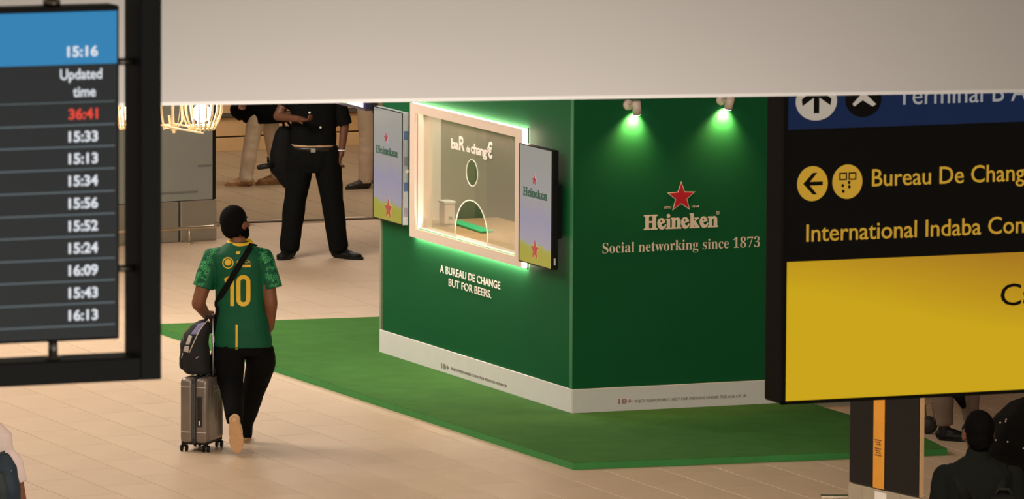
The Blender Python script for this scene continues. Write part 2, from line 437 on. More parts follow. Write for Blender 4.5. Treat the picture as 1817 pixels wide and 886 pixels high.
    me = bpy.data.meshes.new_from_object(t.evaluated_get(dg)); bpy.data.objects.remove(t); me.transform(gp.M(0, 0)); me.materials.clear()
    mg = bpy.data.materials.new('window_glass'); mg.use_nodes = True; nt = mg.node_tree; nt.nodes.clear()
    out = nt.nodes.new('ShaderNodeOutputMaterial'); tr = nt.nodes.new('ShaderNodeBsdfTransparent'); tr.inputs[0].default_value = (.93, .95, .9, 1)
    gl = nt.nodes.new('ShaderNodeBsdfGlossy'); gl.inputs['Roughness'].default_value = .12; df = nt.nodes.new('ShaderNodeBsdfDiffuse'); df.inputs[0].default_value = (.62, .56, .46, 1)
    fr = nt.nodes.new('ShaderNodeFresnel'); m1 = nt.nodes.new('ShaderNodeMixShader'); m2 = nt.nodes.new('ShaderNodeMixShader'); m2.inputs[0].default_value = .17
    m1.inputs[0].default_value = .05; nt.links.new(tr.outputs[0], m1.inputs[1]); nt.links.new(gl.outputs[0], m1.inputs[2])
    nt.links.new(m1.outputs[0], m2.inputs[1]); nt.links.new(df.outputs[0], m2.inputs[2]); nt.links.new(m2.outputs[0], out.inputs[0])
    new_obj('window_glass', me, mg, booth)
    me_ = mat('polished_glass_edge', srgb(215, 225, 205), .2, emit=None)
    b = MB(); b.tube([gp.P(u, z, .002) for u, z in circ],   .0045, 6, closed=True); b.build('round_hole_rim', me_, booth, True)
    b = MB(); b.tube([gp.P(u, z, .002) for u, z in arch], .005, 6); b.build('arch_rim', me_, booth, True)
    ga = PL.off(-.012)
    put_text(ga, (801, 262), (875, 280.5), 21, 'baR &', m_pale, booth, off=.02) if False else None
    for (s, x0, x1, y0, y1, c) in (('ba', 801, 814, 262.5, 266, 17), ('R', 815, 825, 266, 268.5, 24), ('de', 828, 834, 269, 270.5, 11), ('chang', 836, 864, 271, 278.5, 17), ('€', 865, 874, 279, 281, 26)):
        put_text(ga, (x0, y0), (x1, y1), c, s, m_pale, booth, off=.025, gap=.9)
    # interior: white panel, dark green panel, counter
    pin = Plane(L0 - e1 * .1, e2); pin2 = Plane(L0 - e1 * .16, e2)
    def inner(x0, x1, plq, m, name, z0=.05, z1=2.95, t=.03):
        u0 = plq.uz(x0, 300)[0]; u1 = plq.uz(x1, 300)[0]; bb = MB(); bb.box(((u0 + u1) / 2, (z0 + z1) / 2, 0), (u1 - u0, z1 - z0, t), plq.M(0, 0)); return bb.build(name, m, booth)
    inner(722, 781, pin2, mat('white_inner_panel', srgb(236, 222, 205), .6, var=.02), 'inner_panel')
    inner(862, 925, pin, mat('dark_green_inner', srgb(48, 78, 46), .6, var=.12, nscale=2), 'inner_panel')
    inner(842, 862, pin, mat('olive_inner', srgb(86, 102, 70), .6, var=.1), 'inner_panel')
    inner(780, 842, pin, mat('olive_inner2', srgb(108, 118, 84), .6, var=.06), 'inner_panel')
    zc = GZ0 - .012
    b = MB(); q = [C0 + e2 * .08 + e1 * .08, C0 + e2 * .9 + e1 * .08, C0 + e2 * .9 + e1 * (LEN - .2), C0 + e2 * .08 + e1 * (LEN - .2)]
    b.prism([(p.x, p.y) for p in q], .04, z0=zc - .04); b.build('countertop', mat('brown_counter', srgb(188, 150, 104), .4, var=.1, nscale=3), booth)
    return zc, FU0, FU1, FZ0, FZ1
ZC, FU0, FU1, FZ0, FZ1 = booth_build()
l = bpy.data.lights.new('booth_inner_light', 'AREA'); l.energy = 40; l.size = .8; l.color = (1, .93, .8)  # unseen lamp added to brighten the booth interior
o = bpy.data.objects.new('booth_inner_light', l); COL.objects.link(o); o.location = (C0 + e1 * 2.7 + e2 * .75) + V((0, 0, 2.9))
# things on the counter
def on_counter():
    p = hz(793, 399, ZC)
    r = thing('drink_dispenser', p, 'white box shaped dispenser on the counter behind the glass', 'dispenser', rz=math.atan2(e2.y, e2.x))
    b = MB(); b.box((0, 0, .09), (.09, .12, .16), bev=.01); b.build('body', m_frame, r, world=False)
    b = MB(); b.box((0, 0, .18), (.10, .13, .02), bev=.006); b.build('lid', m_pale, r, world=False)
    b = MB(); b.cyl((0, -.06, .06), (0, -.09, .06), .012); b.build('tap', mat('steel', srgb(170, 170, 165), .3, .9), r, world=False)
    a = hz(806, 395, ZC); c = hz(866, 414, ZC); d = c - a; M = Matrix.Translation((a + c) / 2) @ Matrix.Rotation(math.atan2(d.y, d.x), 4, 'Z')
    b = MB(); b.box((0, 0, .01), (d.length, .11, .016), M, bev=.006); o = b.build('bar_mat', mat('mint_mat', srgb(60, 190, 120), .6)); tag(o, 'mint green bar mat on the counter seen through the arch', 'mat')
on_counter()
# lettering on the booth
put_text(PL, (781, 485), (888, 512), 13, 'A BUREAU DE CHANGE', m_pale, booth, off=.012)
put_text(PL, (796.5, 508), (872, 529), 13, 'BUT FOR BEERS.', m_pale, booth, off=.012)
put_text(PR, (1069, 450.5), (1348, 437.5), 18, 'Social networking since 1873', m_cream, booth, off=-.007, serif=True)
def heineken(pl, a, b, cap, m, parent, d=.001, off=.012):
    """bold serif word with the tilted e"""
    ua, za = pl.uz(*a); ub, zb = pl.uz(*b); z = (za + zb) / 2
    mx, my = (a[0] + b[0]) / 2, (a[1] + b[1]) / 2; capm = pl.uz(mx, my - cap)[1] - pl.uz(mx, my)[1]
    vs, fs = [], []; x = 0; H1 = cap_of(mathbold('H'))
    for ch in 'Heineken':
        v, f = text_geo(mathbold(ch), off); mn = min(p.x for p in v); mxx = max(p.x for p in v); w = mxx - mn
        cx = (mn + mxx) / 2; cy = (min(p.y for p in v) + max(p.y for p in v)) / 2; k = 1.0 if ch in 'Hik' else 1.06
        R = Matrix.Rotation(math.radians(17), 3, 'Z') if ch == 'e' else Matrix.Identity(3)
        n0 = len(vs)
        for p in v:
            q = R @ (V((p.x - cx, p.y - cy, 0)) * k); vs.append(V((x + w / 2 + q.x, cy * k + q.y, 0)))
        fs += [[i + n0 for i in ff] for ff in f]; x += w + .015
    sx = (ub - ua) / x
    vs = [V((p.x * sx, p.y * capm / H1, 0)) for p in vs]
    mb = MB(); extr(mb, vs, fs, pl.M(ua, z, d), .002); o = mb.build('brand_lettering', m, parent); return o
heineken(PR, (1142, 408), (1274, 402), 25, m_cream, booth, off=.022)
def star(pl, c, rpx, m_in, m_out, parent, d=.001, k=1.16):
    u, z = pl.uz(*c); r = pl.uz(c[0], c[1] - rpx)[1] - z
    if m_out:
        mb = MB(); mb.prism(star_pts(r * k, r * .42 * k), .002, pl.M(u, z, d)); mb.build('star_outline', m_out, parent)
    mb = MB(); mb.prism(star_pts(r), .002, pl.M(u, z, d + .0025)); mb.build('star', m_in, parent)
star(PR, (1208.5, 350), 25, m_red, m_cream, booth, k=1.14)
put_text(PR, (1178.5, 370.5), (1191, 369.8), 3.6, 'ESTD', m_cream, booth)
put_text(PR, (1227.5, 368.5), (1240, 367.8), 3.6, '1864', m_cream, booth)
put_text(PR, (1270.5, 381), (1276.5, 380.6), 6, '®', m_cream, booth)
m_grey = mat('grey_vinyl', srgb(150, 138, 130), .6); m_rose = mat('rose_vinyl', srgb(176, 122, 116), .6)
PRb = PR.off(.012); PLb = PL.off(.012)
put_text(PRb, (1097, 717), (1122, 715.5), 8, '18+', m_rose, booth, off=.03)
put_text(PRb, (1126, 714), (1323, 705), 4.5, 'ENJOY RESPONSIBLY. NOT FOR PERSONS UNDER THE AGE OF 18', m_grey, booth, off=.02)
put_text(PLb, (783, 653), (797, 657), 8, '18+', m_grey, booth, off=.03)
put_text(PLb, (801, 657), (899, 686.5), 4.2, 'ENJOY RESPONSIBLY. NOT FOR PERSONS UNDER 18', m_grey, booth, off=.01)

# spotlights on the right wall
def spot(px, py, tilt, label):
    u, z = PR.uz(px, py); base = PR.P(u, z, 0)
    r = thing('wall_spotlight', base, label, 'spotlight', group='spotlights on the right wall of the booth')
    n = PR.n; mw = mat('white_lamp_metal', srgb(226, 208, 194), .4, var=.02)
    b = MB(); b.cyl(base, base + n * .022, .042, .038, 24); b.build('wall_plate', mw, r, True)
    a = base + n * .02; c = base + n * .085 + PR.u * .035 + V((0, 0, -.01)); b = MB(); b.limb(a, c, .009, .009); b.build('arm', mw, r, True)
    dirv = (V((0, 0, -1)) + PR.u * tilt * .22 - n * .28).normalized()
    t0 = c - dirv * .045; t1 = c + dirv * .055
    b = MB(); b.cyl(t0, t1, .031, .034, 24, caps=True); b.build('lamp_head', mw, r, True)
    b = MB(); b.cyl(t1, t1 + dirv * .004, .029, .029, 24); b.build('lens', emis('spot_lens', (1, .95, .85, 1), 12), r)
    l = bpy.data.lights.new('spot_beam', 'SPOT'); l.energy = 64; l.color = (1, .52, .24); l.spot_size = math.radians(112); l.spot_blend = .9; l.shadow_soft_size = .03
    o = bpy.data.objects.new('spot_beam', l); COL.objects.link(o); o.location = t1 + dirv * .012 - n * .03
    aim = (V((0, 0, -1)) - n * .55 - PR.u * .12).normalized(); o.rotation_euler = aim.to_track_quat('-Z', 'Y').to_euler()
spot(1114, 186, 1, 'white wall spotlight on green wall above the star, left of the two')
spot(1279, 177, -.6, 'white wall spotlight on green wall nearer the yellow sign, right of the two')

# monitors beside the window
def screen_mat():
    if 'screen_grad' in MATS: return MATS['screen_grad']
    m = bpy.data.materials.new('screen_grad'); m.use_nodes = True; nt = m.node_tree; b = nt.nodes['Principled BSDF']
    tc = nt.nodes.new('ShaderNodeTexCoord'); sp = nt.nodes.new('ShaderNodeSeparateXYZ'); nt.links.new(tc.outputs['Generated'], sp.inputs[0])
    n = nt.nodes.new('ShaderNodeTexNoise'); n.inputs['Scale'].default_value = 2.2; nt.links.new(tc.outputs['Generated'], n.inputs['Vector'])
    ma = nt.nodes.new('ShaderNodeMath'); ma.operation = 'MULTIPLY_ADD'; ma.inputs[1].default_value = .12; nt.links.new(n.outputs['Fac'], ma.inputs[0]); nt.links.new(sp.outputs['Z'], ma.inputs[2])
    cr = nt.nodes.new('ShaderNodeValToRGB'); el = cr.color_ramp.elements
    el[0].position = .17; el[0].color = srgb(178, 172, 56); el[1].position = .97; el[1].color = srgb(170, 168, 160)
    for p, c in ((.215, (176, 178, 96)), (.235, (176, 168, 180)), (.45, (166, 160, 184)), (.62, (174, 169, 168))):
        e = el.new(p); e.color = srgb(*c)
    nt.links.new(ma.outputs[0], cr.inputs[0]); nt.links.new(cr.outputs[0], b.inputs['Emission Color']); b.inputs['Emission Strength'].default_value = .68
    b.inputs['Base Color'].default_value = (.02, .02, .02, 1); b.inputs['Roughness'].default_value = .25
    MATS['screen_grad'] = m; return m
m_black = mat('black_plastic', srgb(15, 15, 14), .5, var=.05, spec=.25)
def monitor(tl, tr, bl, br, label, back, cap, sy, wordx, wordy, star2, side_m):
    th = .05; pl = PL.off(back + th)
    c = [pl.uz(*p) for p in (tl, tr, bl, br)]
    u0 = (c[0][0] + c[2][0]) / 2; u1 = (c[1][0] + c[3][0]) / 2; z1 = (c[0][1] + c[1][1]) / 2; z0 = (c[2][1] + c[3][1]) / 2
    rot = 0.; M = pl.M(0, 0)
    r = thing('display_monitor', pl.P((u0 + u1) / 2, z0, -th), label, 'monitor', group='portrait monitors on either side of the booth window')
    b = MB(); b.box(((u0 + u1) / 2, (z0 + z1) / 2, -th / 2), (u1 - u0, z1 - z0, th), M, bev=.004); b.build('casing', side_m, r)
    b = MB(); b.box(((u0 + u1) / 2, (z0 + z1) / 2, .001), (u1 - u0 - .016, z1 - z0 - .016, .003), M); b.build('screen', screen_mat(), r)
    b = MB(); g_ = .006
    for (a0, a1, b0, b1) in ((u0, u0 + g_, z0, z1), (u1 - g_, u1, z0, z1), (u0, u1, z0, z0 + g_), (u0, u1, z1 - g_, z1)):
        b.box(((a0 + a1) / 2, (b0 + b1) / 2, .003), (a1 - a0, b1 - b0, .006), M)
    b.build('bezel', m_black, r)
    b = MB(); b.box(((u0 + u1) / 2 + .12, (z0 + z1) / 2 - .02, -th - back / 2), (.3, .4, back - .012), M); b.box(((u0 + u1) / 2 + .02, (z0 + z1) / 2, -th - back / 2), (.1, .12, back), M); b.build('wall_bracket', m_black, r)
    ps = pl.off(.003)
    red = emis('screen_red', srgb(172, 36, 52), .8); grn = emis('screen_green', srgb(8, 84, 58), .7)
    heineken(ps, wordx, wordy, cap, grn, r, off=.016)
    star(ps, sy, 10.5, red, emis('screen_pale', srgb(200, 196, 196), .8), r, k=1.1)
    star(ps, star2, 19, emis('screen_red2', srgb(176, 62, 60), .9), emis('screen_yel', srgb(214, 190, 90), .85), r, k=1.12)
    return r, u0, u1, z0, z1, pl
r_, u0, u1, z0, z1, pl_ = monitor((661, 186), (712, 201), (665, 385.5), (717, 402), 'portrait monitor left of the booth window with red star above yellow band', .004, 13, (686, 245), (667.5, 271), (706, 279), (690, 371), mat('pale_monitor_side', srgb(190, 200, 205), .4))
for k in range(4):
    zz = z0 + .1 + k * .2; b = MB(); b.box((u1 + .002, zz, -.025), (.004, .07, .03), pl_.M(0, 0)); b.build('side_label', mat('label_blue', srgb(90, 120, 170), .5) if k % 2 else mat('label_grey', srgb(150, 150, 165), .5), r_)
b = MB(); b.cyl(pl_.P(u1 + .012, z0 + .42, -.03), pl_.P(u1 + .012, z0 + .42, -.045), .014); b.build('knob', m_pale, r_)
r_, u0, u1, z0, z1, pl_ = monitor((921.5, 254), (981, 267), (922, 465), (979, 478), 'portrait monitor right of the booth window nearer the corner', .05, 15, (949, 320), (928.5, 347.5), (971, 355), (950, 444), m_black)
b = MB(); b.box((u1 + .003, z0 + .06, -.02), (.004, .05, .012), pl_.M(0, 0)); b.build('side_label', m_pale, r_)

# hanging display behind the booth corner
def hang_screen():
    p = hy(597, 183, 62.0); q = hy(648, 197, 61.0); z = (p.z + q.z) / 2 - .025; pl = Plane(p, -e1); Lm = (q - p).dot(pl.u) ; Lm = pl.uz(660, 197)[0]; hgt = .5
    r = thing('hanging_display', pl.P(Lm / 2, z, 0), 'bright display hanging above the guard beside the booth corner', 'display')
    M = pl.M(0, 0); Lm = pl.uz(647, 196)[0]
    b = MB(); b.box((Lm / 2, z + hgt / 2, -.05), (Lm + .02, hgt, .1), M, bev=.006); b.build('casing', mat('violet_black', srgb(40, 36, 60), .35), r)
    a = pl.uz(618, 190)[0]; c = pl.uz(645, 190)[0]
    for (s0, s1, m) in ((.01, a, emis('screen_lime', srgb(120, 200, 90), 1.)), (a, c, emis('screen_white', srgb(250, 245, 255), 1.8)), (c, Lm - .005, emis('screen_violet', srgb(110, 90, 200), .8))):
        b = MB(); b.box(((s0 + s1) / 2, z + hgt / 2 + .01, .002), (s1 - s0, hgt - .03, .004), M); b.build('screen_area', m, r)
    b = MB(); b.cyl(pl.P(Lm / 2, z + hgt - .02, -.05), V((pl.P(Lm / 2, 0, -.05).x, pl.P(Lm / 2, 0, -.05).y, 5.66)), .02); b.build('ceiling_rod', m_black, r)
hang_screen()

# ================================================================ flight board (left)
DB = 18.0
def board():
    a = hy(0, 690, DB); du_ = V((math.cos(math.radians(23)), math.sin(math.radians(23)), 0)); pf = Plane(a, du_)
    pf = Plane(hy(287, 674, DB), du_)           # frame front plane
    M = pf.M(0, 0)
    u_out, zb = pf.uz(287, 674); u_in, zbi = pf.uz(250, 634.5); uL = pf.uz(-420, 690)[0]
    zt = 8.45
    r = thing('flight_board', pf.P((uL + u_out) / 2, zb, 0), 'hanging flight information board in a dark frame at the left edge', 'display board')
    mf = mat('dark_navy_frame', srgb(18, 26, 28), .5, var=.05); dp = .11
    b = MB(); b.box(((u_in + u_out) / 2, (zb + zt) / 2, -dp / 2), (u_out - u_in, zt - zb, dp), M, bev=.003); b.build('frame_post', mf, r)
    b = MB(); b.box(((uL + u_in) / 2, (zb + zbi) / 2, -dp / 2), (u_in - uL + .001, zbi - zb, dp), M, bev=.003); b.build('frame_rail', mf, r)
    b = MB(); w = u_out - u_in; b.box((uL - w / 2, (zb + zt) / 2, -dp / 2), (w, zt - zb, dp), M, bev=.003); b.build('frame_post', mf, r)
    b = MB(); b.box(((uL + u_in) / 2, zt - .04, -dp / 2), (u_in - uL, .08, dp), M, bev=.003); b.build('frame_rail', mf, r)
    ps = pf.off(-.02); MS = ps.M(0, 0)
    s1 = ps.uz(212, 300)[0]; sb = ps.uz(209, 602)[1]; st = ps.uz(210, 9)[1]; s0 = ps.uz(-330, 400)[0]
    b = MB(); b.box(((s0 + s1) / 2, (sb + st) / 2, -.035), (s1 - s0, st - sb, .07), MS, bev=.004); b.build('screen_housing', mat('housing_black', srgb(20, 20, 20), .5), r)
    x1 = ps.uz(207, 300)[0]; x0 = s0 + .008; y0 = ps.uz(207, 597)[1]; y1 = ps.uz(208, 19)[1]; yb = ps.uz(206, 112)[1]
    b = MB(); b.box(((x0 + x1) / 2, (y0 + yb) / 2, .001), (x1 - x0, yb - y0, .003), MS); b.build('screen', emis('board_dark', srgb(36, 41, 42), .8), r)
    b = MB(); b.box(((x0 + x1) / 2, (y1 + yb) / 2, .001), (x1 - x0, y1 - yb, .0032), MS); b.build('screen_header', emis('board_blue', srgb(44, 130, 182), .95), r)
    for k, yy in enumerate((179, 219.5, 258, 298, 338, 378, 417, 457, 496, 536, 575)):
        z = ps.uz(206, yy)[1]; b = MB(); b.box(((x0 + x1 - .006) / 2, z, .003), (x1 - x0 - .006, .0032 if k else .002, .002), MS); b.build('row_line', emis('board_line', srgb(128, 142, 148), .9 if k else .5), r)
    mw = emis('board_white', srgb(222, 226, 232), 1.0); mr = emis('board_red', srgb(226, 70, 56), 1.0)
    pt = ps.off(.003)
    rows = [('15:16', 98.5), ('36:41', 209.5), ('15:33', 249.5), ('15:13', 288.5), ('15:34', 328), ('15:56', 368), ('15:52', 408), ('15:24', 447.5), ('16:09', 487), ('15:43', 527), ('16:13', 566.5)]
    for s, y in rows:
        o = put_text(pt, (119 if y < 110 else 121.5, y + 2.5), (173.5, y), 17.5, s, mr if s == '36:41' else mw, r, off=.028, d=.001, t=.001)
        if s == '36:41': o['label'] = 'red time figures'
    put_text(pt, (106.5, 142.5), (180.5, 138), 18, 'Updated', mw, r, off=.014, t=.001); put_text(pt, (129.5, 172.5), (169.5, 170), 18, 'time', mw, r, off=.014, t=.001)
    ms = mat('brushed_steel', srgb(185, 178, 168), .35, .9)
    for yy in (111.5, 479.5):
        z = ps.uz(225, yy)[1]; b = MB(); b.cyl(ps.P(s1 - .01, z, -.035), pf.P(u_in + .01, z, -.055), .0085); b.build('side_bolt', ms, r, True)
    xb = ps.uz(103, 620)[0]; zz = ps.uz(103, 606)[1]; b = MB(); b.cyl(ps.P(xb, zz + .01, -.035), ps.P(xb, zbi - .005, -.035), .011); b.cyl(ps.P(xb, zbi + .004, -.035), ps.P(xb, zbi - .002, -.035), .019); b.build('bottom_bolt', ms, r, True)
    xb = ps.uz(101, 3)[0]; b = MB(); b.cyl(ps.P(xb, st - .005, -.035), ps.P(xb, zt - .06, -.035), .011); b.cyl(ps.P(xb, st + .014, -.035), ps.P(xb, st, -.035), .02); b.build('top_bolt', ms, r, True)
    for u in (u_in + w * .5, uL - w * .5):
        b = MB(); b.cyl(pf.P(u, zt - .02, -.055), pf.P(u, 11.9, -.055), .012); b.build('suspension_rod', ms, r, True)
board()
b = MB(); b.box((0, 8, 12), (46, 34, .2)); o = b.build('ceiling_upper', mat('ceiling_paint', srgb(205, 195, 182), .8)); o.name = 'ceiling_atrium'; tag(o, 'atrium ceiling over the void', kind='structure')

# ================================================================ way-finding sign (right)
DS = 32.0
def sign():
    du_ = V((math.cos(math.radians(22.5)), math.sin(math.radians(22.5)), 0)); o_ = hy(1386, 716, DS); pf = Plane(o_, du_); M = pf.M(0, 0)
    u0, zb = pf.uz(1384.5, 718.5); uR = pf.uz(2180, 690)[0]; zt = pf.uz(1390, 60)[1]; dp = .165
    r = thing('hanging_sign', pf.P((u0 + uR) / 2, zb, 0), 'large hanging direction sign with blue black and yellow bands at right', 'sign')
    mbz = mat('sign_case', srgb(52, 44, 38), .5, var=.04)
    b = MB(); b.box(((u0 + uR) / 2, (zb + zt) / 2, -dp / 2), (uR - u0, zt - zb, dp), M, bev=.012, seg=3); b.build('sign_case', mbz, r)
    b = MB(); w = pf.uz(1392, 700)[0] - u0
    for (a0, a1, b0, b1) in ((u0, u0 + w, zb, zt), (uR - w, uR, zb, zt), (u0, uR, zb, pf.uz(1392, 712)[1]), (u0, uR, zt - w, zt)):
        b.box(((a0 + a1) / 2, (b0 + b1) / 2, .006), (a1 - a0, b1 - b0, .012), M)
    b.build('front_bezel', mat('bezel_black', srgb(18, 18, 15), .5), r)
    x0 = u0 + w; x1 = uR - w
    zy0 = pf.uz(1392, 712)[1]; zy1 = pf.uz(1396, 465)[1]; zk = pf.uz(1398, 232.5)[1]
    my = emis('sign_yellow', srgb(205, 166, 22), .97)
    # yellow panel, brightness falling towards the top right painted into its emission
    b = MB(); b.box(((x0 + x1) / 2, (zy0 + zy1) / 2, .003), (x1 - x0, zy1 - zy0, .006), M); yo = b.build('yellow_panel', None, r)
    m = bpy.data.materials.new('graded_yellow'); m.use_nodes = True; nt = m.node_tree; bs = nt.nodes['Principled BSDF']; tc = nt.nodes.new('ShaderNodeTexCoord')
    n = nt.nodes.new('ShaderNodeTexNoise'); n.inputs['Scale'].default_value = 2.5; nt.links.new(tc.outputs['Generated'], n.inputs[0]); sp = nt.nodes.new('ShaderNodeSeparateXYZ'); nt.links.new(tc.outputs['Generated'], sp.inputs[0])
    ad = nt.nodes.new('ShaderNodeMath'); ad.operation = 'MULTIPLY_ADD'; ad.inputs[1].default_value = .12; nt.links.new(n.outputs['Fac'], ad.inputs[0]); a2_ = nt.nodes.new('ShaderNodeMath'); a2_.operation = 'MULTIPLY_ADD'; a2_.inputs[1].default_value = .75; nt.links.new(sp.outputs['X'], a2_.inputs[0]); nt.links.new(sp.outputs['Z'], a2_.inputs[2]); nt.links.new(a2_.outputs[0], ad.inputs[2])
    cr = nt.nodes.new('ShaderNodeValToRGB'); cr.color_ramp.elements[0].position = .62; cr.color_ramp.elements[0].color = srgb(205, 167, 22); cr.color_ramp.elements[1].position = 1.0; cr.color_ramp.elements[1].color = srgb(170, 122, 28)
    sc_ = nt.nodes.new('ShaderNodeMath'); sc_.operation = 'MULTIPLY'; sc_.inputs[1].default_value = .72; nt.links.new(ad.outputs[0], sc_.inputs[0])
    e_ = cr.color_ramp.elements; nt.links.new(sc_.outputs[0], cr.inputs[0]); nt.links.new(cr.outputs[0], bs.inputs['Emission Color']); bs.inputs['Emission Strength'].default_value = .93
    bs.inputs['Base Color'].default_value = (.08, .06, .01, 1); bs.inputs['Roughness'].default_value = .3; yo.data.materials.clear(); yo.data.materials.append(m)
    b = MB(); b.box(((x0 + x1) / 2, (zk + zy1) / 2, .003), (x1 - x0, zk - zy1, .0055), M); b.build('black_panel', mat('sign_black', srgb(20, 20, 17), .45), r)
    b = MB(); b.box(((x0 + x1) / 2, (zk + zt) / 2, .003), (x1 - x0, zt - zk - .01, .006), M); b.build('blue_panel', emis('sign_blue', srgb(12, 36, 74), .65), r)
    ps = pf.off(.006)
    mt = emis('sign_amber', srgb(186, 142, 42), .95); mk = mat('sign_ink', srgb(22, 20, 16), .5); mwh = emis('sign_white', srgb(170, 158, 142), .95)
    put_text(ps, (1547, 333), (1835, 317.5), 30, 'Bureau De Change', mt, r, off=.004); put_text(ps, (1430.5, 429.5), (1817, 412.5), 30, 'International Indaba Con', mt, r, off=.004)
    put_text(ps, (1775, 543), (1838, 540), 38, 'Ca', mk, r, off=.004)
    put_text(ps, (1592, 187), (1822, 177.5), 34, 'Terminal B A', emis('sign_white_dim', srgb(150, 148, 146), .9), r, off=.0)
    def disc(c, rx, ry, m, name, d=0.):
        u, z = ps.uz(*c); ru = abs(ps.uz(c[0] + rx, c[1])[0] - u); rz = abs(ps.uz(c[0], c[1] - ry)[1] - z)
        b = MB(); b.prism([(ru * math.cos(2 * PI * k / 48), rz * math.sin(2 * PI * k / 48)) for k in range(48)], .0015, ps.M(u, z, d)); b.build(name, m, r); return u, z, ru, rz
    def shape(u, z, pts, sc, m, name, d=.002):
        b = MB(); b.prism([(p[0] * sc[0], p[1] * sc[1]) for p in pts], .0015, ps.M(u, z, d)); b.build(name, m, r)
    # left arrow roundel
    u, z, ru, rz = disc((1441.5, 326), 27, 31, mt, 'roundel')
    arrow = [(-.62, 0), (.02, .62), (.3, .62), (-.18, .11), (.66, .11), (.66, -.11), (-.18, -.11), (.3, -.62), (.02, -.62)]
    shape(u, z, arrow, (ru, rz), mk, 'arrow')
    # exchange pictogram roundel
    u, z, ru, rz = disc((1503.5, 322.5), 26.5, 30.5, mt, 'roundel')
    def ring(cx, cy, w, h, t, m, name):
        b = MB()
        for (a0, a1, b0, b1) in ((cx - w, cx + w, cy + h - t, cy + h), (cx - w, cx + w, cy - h, cy - h + t), (cx - w, cx - w + t, cy - h + t, cy + h - t), (cx + w - t, cx + w, cy - h + t, cy + h - t)):
            b.box(((a0 + a1) / 2 * ru, (b0 + b1) / 2 * rz, .003), ((a1 - a0) * ru, (b1 - b0) * rz, .0015), ps.M(u, z))
        b.build(name, m, r)
    ring(-.3, .32, .26, .22, .08, mk, 'note_symbol'); ring(.32, .32, .26, .22, .08, mk, 'note_symbol')
    for (cx, cy) in ((-.32, -.22), (-.28, -.55), (.12, -.3), (.1, -.05)):
        b = MB(); b.prism([(cx * ru + .09 * ru * math.cos(2 * PI * k / 12), cy * rz + .10 * rz * math.sin(2 * PI * k / 12)) for k in range(12)], .0015, ps.M(u, z, .002)); b.build('coin_symbol', mk, r)
    # top roundels, half hidden by the slab
    u, z, ru, rz = disc((1448.5, 180), 36.5, 34, mwh, 'roundel')
    shape(u, z, [(-.13, -.62), (.13, -.62), (.13, .2), (.68, -.22), (.72, .12), (0, .75), (-.72, .12), (-.68, -.22), (-.13, .2)], (ru, rz), mk, 'arrow')
    u, z, ru, rz = disc((1532, 176), 32, 32, mk, 'roundel')
    shape(u, z, [(-.62, -.25), (-.5, -.38), (-.05, -.05), (.5, -.42), (.7, -.3), (.2, .2), (.12, .8), (-.12, .8), (-.2, .2)], (ru, rz), mwh, 'aircraft_symbol')
    for f in (.25, .75):
        u = u0 + (uR - u0) * f; b = MB(); b.cyl(pf.P(u, zt - .01, -dp / 2), pf.P(u, 5.66, -dp / 2), .02); b.build('suspension_rod', mat('brushed_steel', srgb(185, 178, 168), .35, .9), r, True)
sign()

